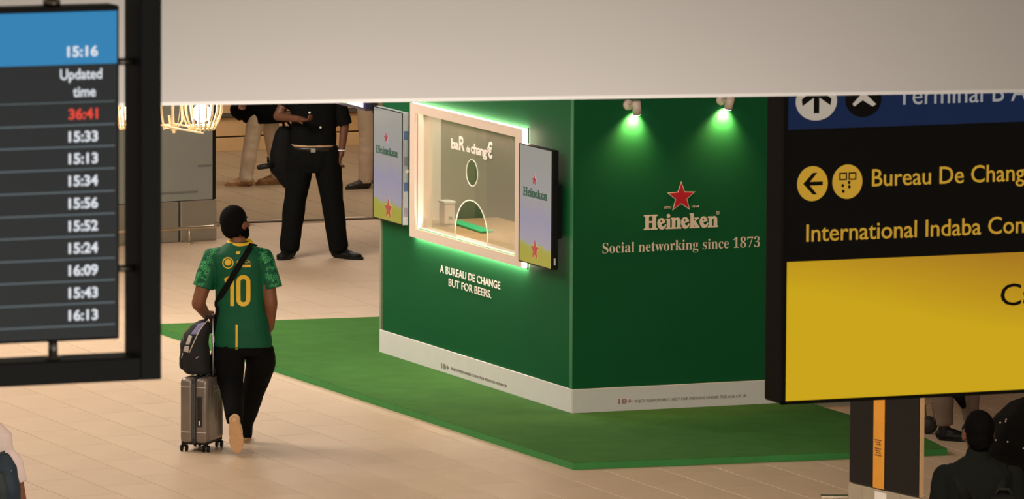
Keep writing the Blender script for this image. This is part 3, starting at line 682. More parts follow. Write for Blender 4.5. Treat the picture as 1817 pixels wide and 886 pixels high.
# ================================================================ totems
m_steel = mat('plinth_steel', srgb(140, 132, 116), .42, .35, var=.05, nscale=3)
m_tube = mat('rail_steel', srgb(196, 182, 158), .3, .85)
def totem_left():
    p0 = hz(215, 436); p1 = hz(386, 426); pl = Plane(p0, p1 - p0); M = pl.M(0, 0); uL = pl.uz(80, 436)[0]; uR = pl.uz(386, 426)[0]
    r = thing('advert_totem', pl.P((uL + uR) / 2, 0, -.3), 'grey advertising totem on steel plinth behind the flight board', 'totem')
    zp = pl.uz(300, 359)[1]; um = pl.uz(319, 430)[0]; um0 = pl.uz(262, 430)[0]
    us = [uL, pl.uz(205, 430)[0], um, uR]
    for a, c in zip(us[:-1], us[1:]):
        b = MB(); b.box(((a + c) / 2 , zp / 2, -.3), (c - a - .02, zp, .6), M, bev=.006); b.build('plinth_block', m_steel, r)
    b = MB(); b.box(((uL + uR) / 2, zp / 2, -.3), (uR - uL - .06, zp - .02, .5), M); b.build('plinth_core', m_black, r)
    zt = 2.9; b = MB(); b.box(((uL + uR) / 2, (zp + zt) / 2, -.28), (uR - uL, zt - zp, .5), M, bev=.004); b.build('cabinet', m_black, r)
    ur = pl.uz(378, 300)[0]; b = MB(); b.box(((uL + ur) / 2, (zp + .012 + 2.8) / 2, -.025), (ur - uL, 2.8 - zp, .03), M)
    o = b.build('advert_panel', mat('advert_grey', srgb(122, 120, 108), .3, var=.10, nscale=1.2, emit=srgb(128, 128, 120), estr=.12), r)
    for (a, c, y) in ((352, 390, 295), (285, 352, 344), (228, 240, 238)):
        ua = pl.uz(a, y)[0]; uc = min(pl.uz(c, y)[0], ur - .01); z = pl.uz(a, y)[1]; b = MB(); b.box(((ua + uc) / 2, z, -.009), (uc - ua, .02, .002), M); b.build('advert_print', mat('advert_print', srgb(104, 104, 98), .5), r)
    # bumper rail
    rr = thing('bumper_rail', pl.P((uL + uR) / 2, 0, .3), 'low steel bumper rail in front of the grey totem', 'rail')
    q0 = hz(336, 433); pr = Plane(q0, pl.u); ua = pr.uz(60, 420)[0]; uc = pr.uz(385, 405)[0]; z = pr.uz(336, 405)[1]
    dback = .62
    pts = [pr.P(ua, z), pr.P(uc - .05, z), pr.P(uc + .02, z, -.03), pr.P(uc + .07, z, -.1), pr.P(uc + .09, z, -.9)]
    b = MB(); b.tube(pts, .016, 10); b.build('rail_bar', m_tube, rr, True)
    for u in (0, -.85, -1.7):
        b = MB(); b.cyl(pr.P(u, 0), pr.P(u, z), .012); b.cyl(pr.P(u, 0), pr.P(u, .006), .03); b.build('post', m_tube, rr, True)
    b = MB(); b.cyl(pr.P(uc + .09, 0, -.9), pr.P(uc + .09, z, -.9), .012); b.cyl(pr.P(uc + .09, 0, -.9), pr.P(uc + .09, .006, -.9), .03); b.build('post', m_tube, rr, True)
totem_left()
def totem_right():
    # stands in front of the carpet corner; face runs parallel to the booth's window face
    base = hz(1631, 1010); a_ = math.radians(58.7); pf = Plane(base, V((math.cos(a_), -math.sin(a_), 0))); M = pf.M(0, 0)
    uA, z0 = pf.uz(1506, 855); uB, z1 = pf.uz(1631, 884.5); zb = (z0 + z1) / 2; zt = 3.0; dp = .03
    r = thing('information_totem', pf.P((uA + uB) / 2, 0, -dp / 2), 'black totem with an orange stripe standing below the yellow sign', 'totem')
    b = MB(); b.box(((uA + uB) / 2, (zb + zt) / 2, -dp / 2), (uB - uA, zt - zb, dp), M, bev=.01); b.build('cabinet', mat('totem_black', (.0045, .004, .0032), .5, var=.05, spec=.3), r)
    a = pf.uz(1550.5, 800)[0]; c = pf.uz(1569.5, 800)[0]; b = MB(); b.box(((a + c) / 2, (zb + zt) / 2, .002), (c - a, zt - zb - .004, .006), M); b.build('orange_stripe', mat('orange_vinyl', srgb(228, 156, 48), .5, var=.04), r)
    # small print on the stripe (two columns of tiny text, reads sideways)
    mk = mat('stripe_ink', srgb(120, 80, 34), .6)
    for (xa, ya, s) in ((1558, 778, 'welcome'), (1563, 800, 'arrivals')):
        pass
    for k, y in enumerate((780, 784, 788, 795, 799, 803, 807)):
        ua, zz = pf.uz(1553.5 + (k % 3), y); uc = pf.uz(1565 - (k * 2 % 3), y)[0]; b = MB(); b.box(((ua + uc) / 2, zz, .0055), (uc - ua, .007, .002), M); b.build('fine_print', mk, r)
    # thin bright edge on the right side
    b = MB(); b.box((uB + .003, (zb + zt) / 2, -dp / 2), (.006, zt - zb, dp), M); b.build('edge_trim', mat('tan_edge', srgb(196, 160, 116), .4), r)
    us = [uA, pf.uz(1530, 870)[0], pf.uz(1598, 880)[0], uB]
    for a, c in zip(us[:-1], us[1:]):
        b = MB(); b.box(((a + c) / 2, zb / 2 - .003, -dp / 2), (c - a - .006, zb - .006, dp + .01), M, bev=.003); b.build('plinth_panel', mat('plinth_stone', srgb(168, 156, 134), .6, var=.05), r)
    a = pf.uz(1554, 882)[0]; c = pf.uz(1574, 886)[0]; b = MB(); b.box(((a + c) / 2, zb - .12, .0), (c - a, .2, .02), M); b.build('white_plate', m_pale, r)
    # rail end at its left
    q = hz(1462, 884); q2 = q + e2 * 0.12
    rr = thing('bumper_rail', q, 'short steel bumper rail end left of the black totem', 'rail')
    b = MB(); zr = .0; x0 = hz(1462, 884, .13); x1 = hz(1500, 881, .13)
    d = (x1 - x0); b.box(((x0 + x1) / 2 + d * 0.1), (d.length * 1.3, .10, .02), None, bev=.004); b.build('top_plate', m_tube, rr)
    b = MB(); b.box((x0 + x1) / 2 + d * .1 - V((0, 0, .07)), (d.length * 1.15, .07, .125), None, bev=.004); b.build('body', mat('dark_bronze', srgb(70, 55, 40), .45, .6), rr)
totem_right()

# ================================================================ chandelier
def chandelier():
    D = 64.0; mw_ = mat('pale_lath', srgb(236, 208, 164), .5, var=.08, emit=srgb(232, 180, 110), estr=0.)
    c0 = hy(357, 192, D); r = thing('wooden_chandelier', V((c0.x - .35, D, 5.6)), 'wooden lath chandelier with glowing bulbs behind the flight board', 'lamp')
    S = F / D / 1.0
    def cage(px, py, wpx, hpx, bulb, seed, squash=1., n=18):
        c = hy(px, py, D); R = wpx / 2 / S; hh = hpx / S
        b = MB()
        for k in range(n):
            a = 2 * PI * k / n + seed
            pts = []
            for j in range(9):
                t = j / 8; rad = R * (.62 + .42 * math.sin(PI * (t * .95 + .05)) - .10 * (1 - t)) ; z = -hh * .5 + t * hh * 1.6
                pts.append(c + V((math.cos(a) * rad * squash, math.sin(a) * rad, z)))
            nr = [V((math.cos(a), math.sin(a), 0))] * 9
            b.ribbon(pts, nr, .012, .006)
        for t, k in ((-.44, .60), (-.36, .66), (1.0, .6)):
            b.tube([c + V((math.cos(2 * PI * i / 24) * R * k * squash, math.sin(2 * PI * i / 24) * R * k, hh * t)) for i in range(24)], .006, 6, closed=True)
        b.build('cage', mw_, r)
        if bulb:
            rb = bulb / S; bb = c + V((0, 0, .02)); b = MB(); b.ell(bb, rb); b.build('bulb', emis('bulb_glow', (1, .84, .62, 1), 12), r, True)
            b = MB(); b.cyl(bb + V((0, 0, rb * .9)), bb + V((0, 0, rb + .08)), .025); b.build('bulb_socket', m_black, r, True)
            l = bpy.data.lights.new('bulb_light', 'POINT'); l.energy = 3.5; l.color = (1, .82, .6); l.shadow_soft_size = rb * 1.1
            o = bpy.data.objects.new('bulb_light', l); COL.objects.link(o); o.location = bb - V((0, 0, rb + .02))
        b = MB(); b.cyl(c + V((0, 0, hh * .9)), V((c.x, c.y, 5.66)), .008); b.build('cord', m_black, r)
        return c
    a = cage(358, 205, 74, 52, 16.5, .1); b_ = cage(301, 203, 46, 54, 0, .0, .8, 5); c_ = cage(226, 205, 46, 50, 13, .3)
    b = MB(); z = hy(330, 222, D).z
    b.tube([V((b_.x, D - .05, z + .02)), V(((a.x + b_.x) / 2, D - .07, z)), V((a.x, D - .1, z - .03))], .008, 6)
    b.tube([V((b_.x, D - .08, z - .01)), V((a.x + .02, D - .12, z - .055))], .009, 6)
    b.tube([V((c_.x, D, z - .02)), V((b_.x, D, z))], .008, 6); b.build('linking_lath', mw_, r)
    p = hy(318, 236, D); q = hy(300, 205, D); q2 = hy(309, 205, D); b = MB(); b.tube([q, hy(303, 224, D), hy(309, 236, D)], .011, 6); b.tube([hy(306, 190, D), hy(309, 236, D)], .01, 6); b.tube([hy(322, 190, D), hy(323, 215, D), hy(311, 232, D)], .008, 6); b.build('hanging_lath', mw_, r)
chandelier()

# ================================================================ people
SKIN = mat('brown_skin', srgb(122, 76, 50), .55, var=.07, nscale=12, spec=.35)
m_hair = mat('black_hair', (.003, .0026, .0024), .85, bump=.4, bscale=90, spec=.04)
def hand(b, w, d, nrm, side, curl=.5, s=1.):
    """w wrist point, d direction of the hand, nrm palm normal"""
    d = V(d).normalized(); nrm = (V(nrm) - d * V(nrm).dot(d)).normalized(); x = d.cross(nrm) * side
    R = Matrix((x, d, nrm)).transposed()
    b.limb(w, w + d * .03 * s, .026 * s, .028 * s); b.ell(w + d * .055 * s, (.041 * s, .05 * s, .017 * s), R)
    L = (.072, .08, .075, .06)
    for k in range(4):
        p = w + d * .088 * s + x * (.028 - .019 * k) * s; dd = d
        for j, f in enumerate((.45, .32, .26)):
            dd = (Matrix.Rotation(curl * (.5 + .5 * j) * -1, 3, x * side) @ dd) if side else dd
            q = p + dd * L[k] * f * s * 1.0; b.limb(p, q, .0095 * s, .0085 * s, 8); p = q
    p = w + d * .03 * s + x * .03 * s; q = p + (d * .6 + x * .55 + nrm * .3).normalized() * .042 * s; b.limb(p, q, .0125 * s, .0105 * s, 8); b.limb(q, q + (d * .9 + nrm * .35).normalized() * .032 * s, .0105 * s, .009 * s, 8)
def head(b, c, yaw, pitch=0., s=1.):
    """yaw 0 faces +y"""
    R = (Matrix.Rotation(-yaw, 3, 'Z') @ Matrix.Rotation(pitch, 3, 'X')); P = lambda x, y, z: c + R @ V((x, y, z)) * s
    E_ = lambda q, r: b.ell(P(*q), [k * s for k in r], R)
    E_((0, -.012, .03), (.077, .098, .093)); E_((0, .035, -.025), (.062, .068, .085)); E_((0, .066, -.092), (.03, .026, .024))
    b.limb(P(0, .092, .02), P(0, .112, -.018), .009 * s, .015 * s, 8); E_((.012, .103, -.022), (.009, .01, .008)); E_((-.012, .103, -.022), (.009, .01, .008))
    E_((0, .094, -.052), (.025, .01, .006)); E_((0, .092, -.064), (.021, .011, .007)); E_((0, .088, .035), (.05, .014, .008))
    for k in (-1, 1): E_((.079 * k, .0, -.005), (.011, .024, .033)); E_((.045 * k, .06, -.02), (.022, .03, .022))
    return R, P
def eyes(root, P, R, s=1.):
    for k in (-1, 1):
        b = MB(); b.ell(P(.029 * k, .083, .014), [.0125 * s] * 3, R); b.build('eye', mat('eye_white', srgb(215, 208, 200), .3), root, True, world=False)
        b = MB(); b.ell(P(.029 * k, .093, .014), [.0055 * s, .004 * s, .0055 * s], R); b.build('iris', mat('iris_brown', srgb(40, 24, 16), .3), root, True, world=False)
def shoe(root, ankle, toe_dir, m, ms, up=(0, 0, 1), L=.27, w=.048, name='shoe'):
    """ankle: point above the heel at shoe level (sole plane 0.08 below along up)"""
    f = V(toe_dir).normalized(); u = V(up); u = (u - f * u.dot(f)).normalized(); x = f.cross(u)
    Mx = Matrix((x, f, u)).transposed().to_4x4(); Mx.translation = V(ankle) - u * .08
    b = MB()
    b.ell(Mx @ V((0, -.02, .045)), (w * .8, .05, .045), Mx.to_3x3()); b.ell(Mx @ V((0, L * .28, .035)), (w * .95, L * .36, .035), Mx.to_3x3()); b.ell(Mx @ V((0, L * .55, .03)), (w * .95, L * .24, .028), Mx.to_3x3())
    b.limb(Mx @ V((0, -.01, .04)), Mx @ V((0, -.005, .095)), .045, .042); b.limb(Mx @ V((0, 0, .07)), Mx @ V((0, L * .45, .045)), .036, .026)
    up_ = b.voxel('shoe', m, root, .006, 3, world=False)
    b = MB(); pts = []
    for k in range(24):
        t = 2 * PI * k / 24; yy = math.cos(t); ww = w * (1.0 if yy > 0 else .78) * (1 - .12 * (abs(yy + .15) < .3)); pts.append((math.sin(t) * ww, L * .35 + yy * L * .5))
    b.prism(pts, .024, Mx); o = b.build('sole', ms, up_, False, world=False)
    return up_
def J(h=1.75):  # default standing joints, k = h/1.75
    k = h / 1.75
    return k
def person(loc, label, face, joints, look, cloth, group=None, vox=.008):
    """joints given in root-local coordinates (x right, y away, z up)"""
    r = thing('person', loc, label, 'person', group=group)
    j = {k: V(v) for k, v in joints.items()}; yaw = look.get('yaw', 0.)
    b = MB(); Rz = Matrix.Rotation(-face, 4, 'Z'); pc = j['pelvis']; ch = j['chest']; nk = j['neck']; hd = j['head']
    def T(rings): # rings in torso frame: t along pelvis->neck, rx, ry
        out = []
        for (t, rx, ry) in rings:
            c = pc.lerp(nk, t) if t <= 1 else nk.lerp(hd, t - 1); out.append((c.z, c.x, c.y, rx, ry))
        return out
    def rot_loft(bb, rings, e=2.3):
        rs = T(rings)
        for i in range(len(rs) - 1): pass
        # rotate every ring around its own centre by the facing
        n = 28; vs = []; fs = []
        for (z, cx, cy, rx, ry) in rs:
            for i in range(n):
                t = 2 * PI * i / n; c, si = math.cos(t), math.sin(t)
                p = Rz @ V((math.copysign(abs(c) ** (2 / e), c) * rx, math.copysign(abs(si) ** (2 / e), si) * ry, 0)); vs.append(V((cx, cy, z)) + p)
        for q in range(len(rs) - 1):
            for i in range(n): fs.append([q * n + i, q * n + (i + 1) % n, (q + 1) * n + (i + 1) % n, (q + 1) * n + i])
        fs += [list(range(n))[::-1], list(range((len(rs) - 1) * n, len(rs) * n))]; bb._add(vs, fs)
    rot_loft(b, [(-.14, .12, .09), (0, .155, .11), (.12, .15, .105), (.3, .135, .095), (.55, .145, .10), (.75, .165, .11), (.88, .165, .095), (.96, .09, .065), (1.02, .055, .055), (1.3, .05, .054)])
    for s in ('l', 'r'):
        am = look.get('arm', 1.); b.limb(j['sh_' + s], j['el_' + s], .052 * am, .042 * am); b.limb(j['el_' + s], j['wr_' + s], .042 * am, .028 * am)
        b.limb(j['hip_' + s], j['kn_' + s], .085, .055); b.limb(j['kn_' + s], j['an_' + s], .055, .036)
        b.limb(ch, j['sh_' + s], .06, .055)
        hd_ = look.get('hand_' + s, {}); d = (j['wr_' + s] - j['el_' + s]).normalized() if 'd' not in hd_ else V(hd_['d'])
        hand(b, j['wr_' + s], d, hd_.get('n', (0, 1, 0)), -1 if s == 'l' else 1, hd_.get('curl', .5))
    R, P = head(b, hd, yaw, look.get('pitch', 0), look.get('hs', 1.))
    b.voxel('body', look.get('skin', SKIN), r, vox, 2, world=False)
    eyes(r, P, R, look.get('hs', 1.))
    cloth(r, j, rot_loft, R, P)
    return r
def hair_cap(root, P, R, m, s=1., name='hair', low=-.03, k=1.1, bump=.0):
    b = MB(); b.ell(P(0, -.022, .04), (.077 * k * s, .094 * k * s, .09 * k * s), R, 24, 16); b.ell(P(0, -.045, -.01), (.070 * k * s, .066 * k * s, .075 * k * s), R, 20, 12)
    return b.voxel(name, m, root, .006, 3, world=False, wr=bump, wscale=40)

# ---- the traveller in the green football shirt
RT = hz(425, 797)
def jersey_mat():
    m = mat('green_jersey', (.004, .082, .034), .62, var=.08, nscale=5, spec=.2); nt = m.node_tree; b = nt.nodes['Principled BSDF']
    tc = [n for n in nt.nodes if n.type == 'TEX_COORD'][0]
    src = b.inputs['Base Color'].links[0].from_socket
    # woven light green strokes on the sleeves and shoulders
    mp = nt.nodes.new('ShaderNodeMapping'); mp.inputs['Rotation'].default_value = (0, .7, 0); mp.inputs['Scale'].default_value = (1, .4, 1); nt.links.new(tc.outputs['Object'], mp.inputs[0])
    vo = nt.nodes.new('ShaderNodeTexVoronoi'); vo.feature = 'DISTANCE_TO_EDGE'; vo.inputs['Scale'].default_value = 78; nt.links.new(mp.outputs[0], vo.inputs['Vector'])
    n3 = nt.nodes.new('ShaderNodeTexNoise'); n3.inputs['Scale'].default_value = 26; nt.links.new(tc.outputs['Object'], n3.inputs['Vector'])
    lt = nt.nodes.new('ShaderNodeMath'); lt.operation = 'LESS_THAN'; lt.inputs[1].default_value = .12; nt.links.new(vo.outputs['Distance'], lt.inputs[0])
    g2 = nt.nodes.new('ShaderNodeMath'); g2.operation = 'GREATER_THAN'; g2.inputs[1].default_value = .47; nt.links.new(n3.outputs['Fac'], g2.inputs[0])
    sx = nt.nodes.new('ShaderNodeSeparateXYZ'); nt.links.new(tc.outputs['Object'], sx.inputs[0])
    ax = nt.nodes.new('ShaderNodeMath'); ax.operation = 'ADD'; ax.inputs[1].default_value = .02; nt.links.new(sx.outputs['X'], ax.inputs[0])
    ab = nt.nodes.new('ShaderNodeMath'); ab.operation = 'ABSOLUTE'; nt.links.new(ax.outputs[0], ab.inputs[0])
    zz = nt.nodes.new('ShaderNodeMath'); zz.operation = 'MULTIPLY_ADD'; zz.inputs[1].default_value = .35; zz.inputs[2].default_value = -.5; nt.links.new(sx.outputs['Z'], zz.inputs[0])
    su = nt.nodes.new('ShaderNodeMath'); su.operation = 'ADD'; nt.links.new(ab.outputs[0], su.inputs[0]); nt.links.new(zz.outputs[0], su.inputs[1])
    gx = nt.nodes.new('ShaderNodeMapRange'); gx.inputs[1].default_value = .135; gx.inputs[2].default_value = .165; nt.links.new(su.outputs[0], gx.inputs[0])
    gz = nt.nodes.new('ShaderNodeMath'); gz.operation = 'GREATER_THAN'; gz.inputs[1].default_value = 1.185; nt.links.new(sx.outputs['Z'], gz.inputs[0])
    a = nt.nodes.new('ShaderNodeMath'); a.operation = 'MULTIPLY'; nt.links.new(lt.outputs[0], a.inputs[0]); nt.links.new(g2.outputs[0], a.inputs[1])
    c = nt.nodes.new('ShaderNodeMath'); c.operation = 'MULTIPLY'; nt.links.new(a.outputs[0], c.inputs[0]); nt.links.new(gx.outputs[0], c.inputs[1])
    d = nt.nodes.new('ShaderNodeMath'); d.operation = 'MULTIPLY'; nt.links.new(c.outputs[0], d.inputs[0]); nt.links.new(gz.outputs[0], d.inputs[1])
    mx = nt.nodes.new('ShaderNodeMix'); mx.data_type = 'RGBA'; nt.links.new(d.outputs[0], mx.inputs[0]); nt.links.new(src, mx.inputs[6]); mx.inputs[7].default_value = srgb(70, 158, 96)
    nt.links.new(mx.outputs[2], b.inputs['Base Color']); return m
def traveller():
    lo = lambda px, py, y=0.: None
    Sx = F / RT.y
    def X(px): return (px - 425) / Sx + .012
    jn = dict(pelvis=(.015, .0, .90), chest=(-.005, -.01, 1.33), neck=(-.01, .0, 1.50), head=(-.030, .035, 1.622),
              sh_l=(-.20, -.01, 1.385), el_l=(-.295, -.06, 1.06), wr_l=(-.245, .12, .955), sh_r=(.175, 0, 1.385), el_r=(.225, -.05, 1.06), wr_r=(.215, .03, .88),
              hip_l=(-.075, 0, .90), kn_l=(-.055, -.03, .48), an_l=(-.025, -.335, .275), hip_r=(.095, 0, .88), kn_r=(.125, .17, .50), an_r=(.035, .36, .10))
    m_tr = mat('black_trousers', (.0028, .0028, .003), .85, var=.15, spec=.12); m_j = jersey_mat(); my = mat('yellow_print', srgb(226, 182, 34), .55, var=.05)
    def cloth(r, j, rot, R, P):
        b = MB(); rot(b, [(-.26, .212, .142), (-.12, .208, .142), (.05, .195, .135), (.2, .182, .128), (.42, .178, .125), (.6, .188, .13), (.75, .198, .132), (.86, .19, .115), (.94, .13, .085), (1.0, .078, .066)])
        for s, e in (('l', V((-.262, -.03, 1.17))), ('r', V((.232, -.02, 1.165)))):
            b.limb(j['sh_' + s], e, .068, .078, e1=False); b.limb(j['chest'] + V((0, 0, .03)), j['sh_' + s], .08, .07); b.limb(j['neck'] + V((0, 0, -.085)), j['sh_' + s], .082, .068)
        jo = b.voxel('football_shirt', m_j, r, .007, 5, world=False, wr=.0045, wscale=7, wst=(1, 1, 1.6))
        bv = BVHTree.FromPolygons([v.co.copy() for v in jo.data.vertices], [list(p.vertices) for p in jo.data.polygons])
        def decal(vs, fs, name, m, off=.003, cuts=2):
            bb = bmesh.new(); q = [bb.verts.new(v) for v in vs]
            for f in fs:
                try: bb.faces.new([q[i] for i in f])
                except ValueError: pass
            bmesh.ops.triangulate(bb, faces=bb.faces[:])
            for _ in range(3):
                ed = [e for e in bb.edges if e.calc_length() > .018]
                if not ed: break
                bmesh.ops.subdivide_edges(bb, edges=ed, cuts=1); bmesh.ops.triangulate(bb, faces=[f for f in bb.faces if len(f.verts) > 3])
            for v in bb.verts:
                h = bv.ray_cast(V((v.co.x, -2, v.co.z)), V((0, 1, 0)))
                v.co.y = (h[0].y if h[0] else -.13) - off
            me = bpy.data.meshes.new(name); bb.to_mesh(me); bb.free(); o = new_obj(name, me, m, jo, False); s_ = o.modifiers.new('t', 'SOLIDIFY'); s_.thickness = .0012
            return o
        def dt(s, x0, x1, z0, cap, name='print', m=my, off=.0, **k):
            vs, fs = text_pts(s, x0, x1, 0, cap, **k); return decal([V((v.x, 0, z0 + v.y)) for v in vs], fs, name, m)
        def zz(py): return (797 - py) / 246.5 - .017
        dt('10', X(399), X(442), zz(536), .222, 'shirt_number', off=.05, gap=.95) if False else None
        # the number drawn as solid strokes
        def stroke(pts, w, name='shirt_number', m=my, close=False):
            vs, fs = [], []; n = len(pts)
            for k in range(n):
                a = V(pts[(k - 1) % n] if (close or k) else pts[k]); c = V(pts[(k + 1) % n] if (close or k < n - 1) else pts[k]); d = (c - a).normalized(); nn = V((-d.y, d.x)); p = V(pts[k])
                for q in (p + nn * w / 2, p - nn * w / 2): vs.append(V((q.x, 0, q.y)))
            for k in range(n if close else n - 1):
                k2 = (k + 1) % n; fs.append([2 * k, 2 * k + 1, 2 * k2 + 1, 2 * k2])
            return decal(vs, fs, name, m)
        xa, xb = X(400), X(438.5); z0, z1 = zz(534), zz(479)
        hw = .026; x1c = X(409.5)
        decal([V((x1c - hw / 2, 0, z0)), V((x1c + hw / 2, 0, z0)), V((x1c + hw / 2, 0, z1)), V((x1c - hw / 2, 0, z1)), V((x1c - .058, 0, z1 - .028)), V((x1c - .05, 0, z1 - .058)), V((x1c - hw / 2, 0, z1 - .035))], [[0, 1, 6, 5, 4, 3, 2][::-1] if False else [0, 1, 2, 3, 4, 5, 6]], 'shirt_number', my)
        cx = X(429.5); rx = .036; pts = []
        for k in range(24):
            t = 2 * PI * k / 24; yy = math.sin(t); pts.append((cx + rx * math.cos(t), (z0 + z1) / 2 + math.copysign((z1 - z0) / 2 - .013 - rx, yy) + rx * yy if abs(yy) > .01 else (z0 + z1) / 2 + (.0)))
        stroke(pts, .030, close=True)
        # badge, block text and small mark
        bx, bz = X(402), zz(457.5)
        decal([V((bx + .041 * math.cos(2 * PI * k / 28), 0, bz + .041 * math.sin(2 * PI * k / 28))) for k in range(28)], [list(range(28))], 'badge', my)
        decal([V((bx + .033 * math.cos(2 * PI * k / 28), 0, bz + .033 * math.sin(2 * PI * k / 28))) for k in range(28)], [list(range(28))], 'badge_ring', m_j, off=.0045)
        decal([V((bx + (.026 if k % 2 else .020) * math.cos(2 * PI * k / 14), 0, bz + .003 + (.026 if k % 2 else .02) * math.sin(2 * PI * k / 14))) for k in range(14)], [list(range(14))], 'badge_centre', my, off=.006)
        dt('AFRICA', X(417), X(442), zz(457.5), .022, serif=False, off=.03); dt('SOUTH', X(425), X(442.5), zz(463.5), .011, off=.03)
        bb0, bb1 = zz(465), zz(460.5)
        decal([V((X(417), 0, bb0)), V((X(442.5), 0, bb0)), V((X(442.5), 0, bb1)), V((X(417), 0, bb1))], [[0, 1, 2, 3]], 'print', my)
        decal([V((X(416), 0, zz(442))), V((X(423), 0, zz(442))), V((X(424), 0, zz(437.5))), V((X(417), 0, zz(437.5)))], [[0, 1, 2, 3]], 'neck_mark', my)
        decal([V((X(415.8), 0, zz(611))), V((X(419.6), 0, zz(611))), V((X(419.6), 0, zz(567))), V((X(415.8), 0, zz(567)))], [[0, 1, 2, 3]], 'hem_stripe', my)
        # collar
        b = MB(); nk = j['neck']; pts = []
        for k in range(28):
            t = 2 * PI * k / 28; pts.append(nk + V((.078 * math.cos(t) + .01, .068 * math.sin(t) + .005, -.008 - .012 * math.sin(t) * -1)))
        b.tube(pts, .0175, 10, closed=True); o = b.build('collar', my, r, True, world=False); o['label'] = 'yellow collar'
        # trousers
        b = MB(); rot(b, [(-.36, .18, .12), (-.27, .19, .128), (-.2, .18, .125), (0, .165, .115), (.08, .15, .105)])
        b.chain([V((-.055, -.01, .82)), V((-.075, -.03, .66)), V((-.062, -.05, .50)), V((-.04, -.20, .40)), V((-.028, -.335, .30)), V((-.02, -.345, .235))], [.105, .115, .095, .08, .066, .056], e1=False)
        b.chain([V((.10, 0, .82)), V((.145, .03, .69)), V((.15, .09, .60)), V((.118, .16, .48)), V((.066, .26, .30)), V((.025, .35, .13)), V((.018, .35, .04))], [.09, .108, .11, .092, .078, .062, .058], e1=False)
        b.voxel('trousers', m_tr, r, .009, 4, world=False, wr=.006, wscale=8)
        mt = mat('tan_shoe', srgb(206, 170, 128), .6); msl = mat('gum_sole', srgb(196, 150, 104), .6, bump=.4, bscale=50)
        a = j['an_l']; toe = V((.035, .01, -1)); upv = V((0, 1, 0.1))
        shoe(r, V((-.02, -.33, .25)), V((.11, -.06, -1)), mt, msl, up=V((0.04, 1, .08)), L=.27, w=.055)
        shoe(r, V((.015, .38, .08)), V((.06, 1, 0)), mt, msl, L=.27, w=.05)
        # cap + beard
        hair_cap(r, P, R, mat('black_cap', (.0028, .0028, .0028), .9, spec=.12), name='cap', k=1.16)
        b = MB(); b.ell(P(0, .05, -.085), (.06, .055, .042), R); b.ell(P(.05, .03, -.055), (.022, .045, .045), R); b.ell(P(-.05, .03, -.055), (.022, .045, .045), R); b.voxel('beard', m_hair, r, .006, 2, world=False)
        # sling strap of the shoulder bag: over the right shoulder, down to the left hip (rests on the shirt)
        return jo, bv
    keep = {}
    def c2(r, j, rot, R, P): keep['jo'], keep['bv'] = cloth(r, j, rot, R, P)
    r = person(RT, 'person in green and yellow football shirt number 10 walking with a suitcase', 0, jn,
               dict(yaw=math.radians(40), arm=1.18, pitch=math.radians(8), hs=1.03, hand_l=dict(d=(.15, .9, -.3), n=(0, -.3, -1), curl=.7), hand_r=dict(d=(-.25, .7, -.7), n=(-1, 0, 0), curl=.4)), c2)
    bv = keep['bv']
    # shoulder bag (worn, a thing of its own)
    sb = thing('shoulder_bag', RT + V((-.2, .02, .75)), 'black shoulder bag worn across the back of the green football shirt', 'bag')
    def zz(py): return (797 - py) / 246.5 - .017
    line = [(443, 428), (436, 440), (425, 457), (414, 475), (403, 494), (392, 512), (383, 528), (376, 545)]
    pts, nr = [], []
    top = bv.find_nearest(V((X(447), .06, 1.47)))[0]
    for k in range(24):
        t = k / 23 * (len(line) - 1); i = min(int(t), len(line) - 2); f = t - i; px = line[i][0] * (1 - f) + line[i + 1][0] * f; py = line[i][1] * (1 - f) + line[i + 1][1] * f
        h = bv.ray_cast(V((X(px), -2, zz(py))), V((0, 1, 0)))
        if h[0] is None: h = bv.find_nearest(V((X(px), -.1, zz(py))))
        pts.append(RT + h[0] + V((0, -.006, 0))); nr.append(V((0, -1, 0.1)))
    h = bv.find_nearest(V((X(449), .02, 1.47))); pts = [RT + h[0] + V((0, 0, .006))] + pts; nr = [V((.3, 0, 1))] + nr
    last = pts[-1]; pts += [last + V((-.02, .02, -.08)), last + V((-.028, .03, -.18)), last + V((-.03, .04, -.3))]; nr += [V((-.6, -1, 0))] * 3
    for k in range(2, len(pts) - 2):
        pts[k] = (pts[k - 1] + pts[k] * 2 + pts[k + 1]) / 4
    b = MB(); b.ribbon(pts, nr, .042, .005); b.build('strap', mat('strap_black', (.0035, .0035, .0035), .8, spec=.12), sb)
    q = pts[-1]; b = MB(); b.box(q + V((.0, .14, -.09)), (.07, .26, .18), None, bev=.03, seg=3); b.build('pouch', m_black, sb, True)
    b = MB(); b.box(q + V((0, -.01, .1)), (.045, .012, .05), None, bev=.004); b.build('buckle', mat('steel', srgb(170, 170, 165), .3, .9), sb)
traveller()

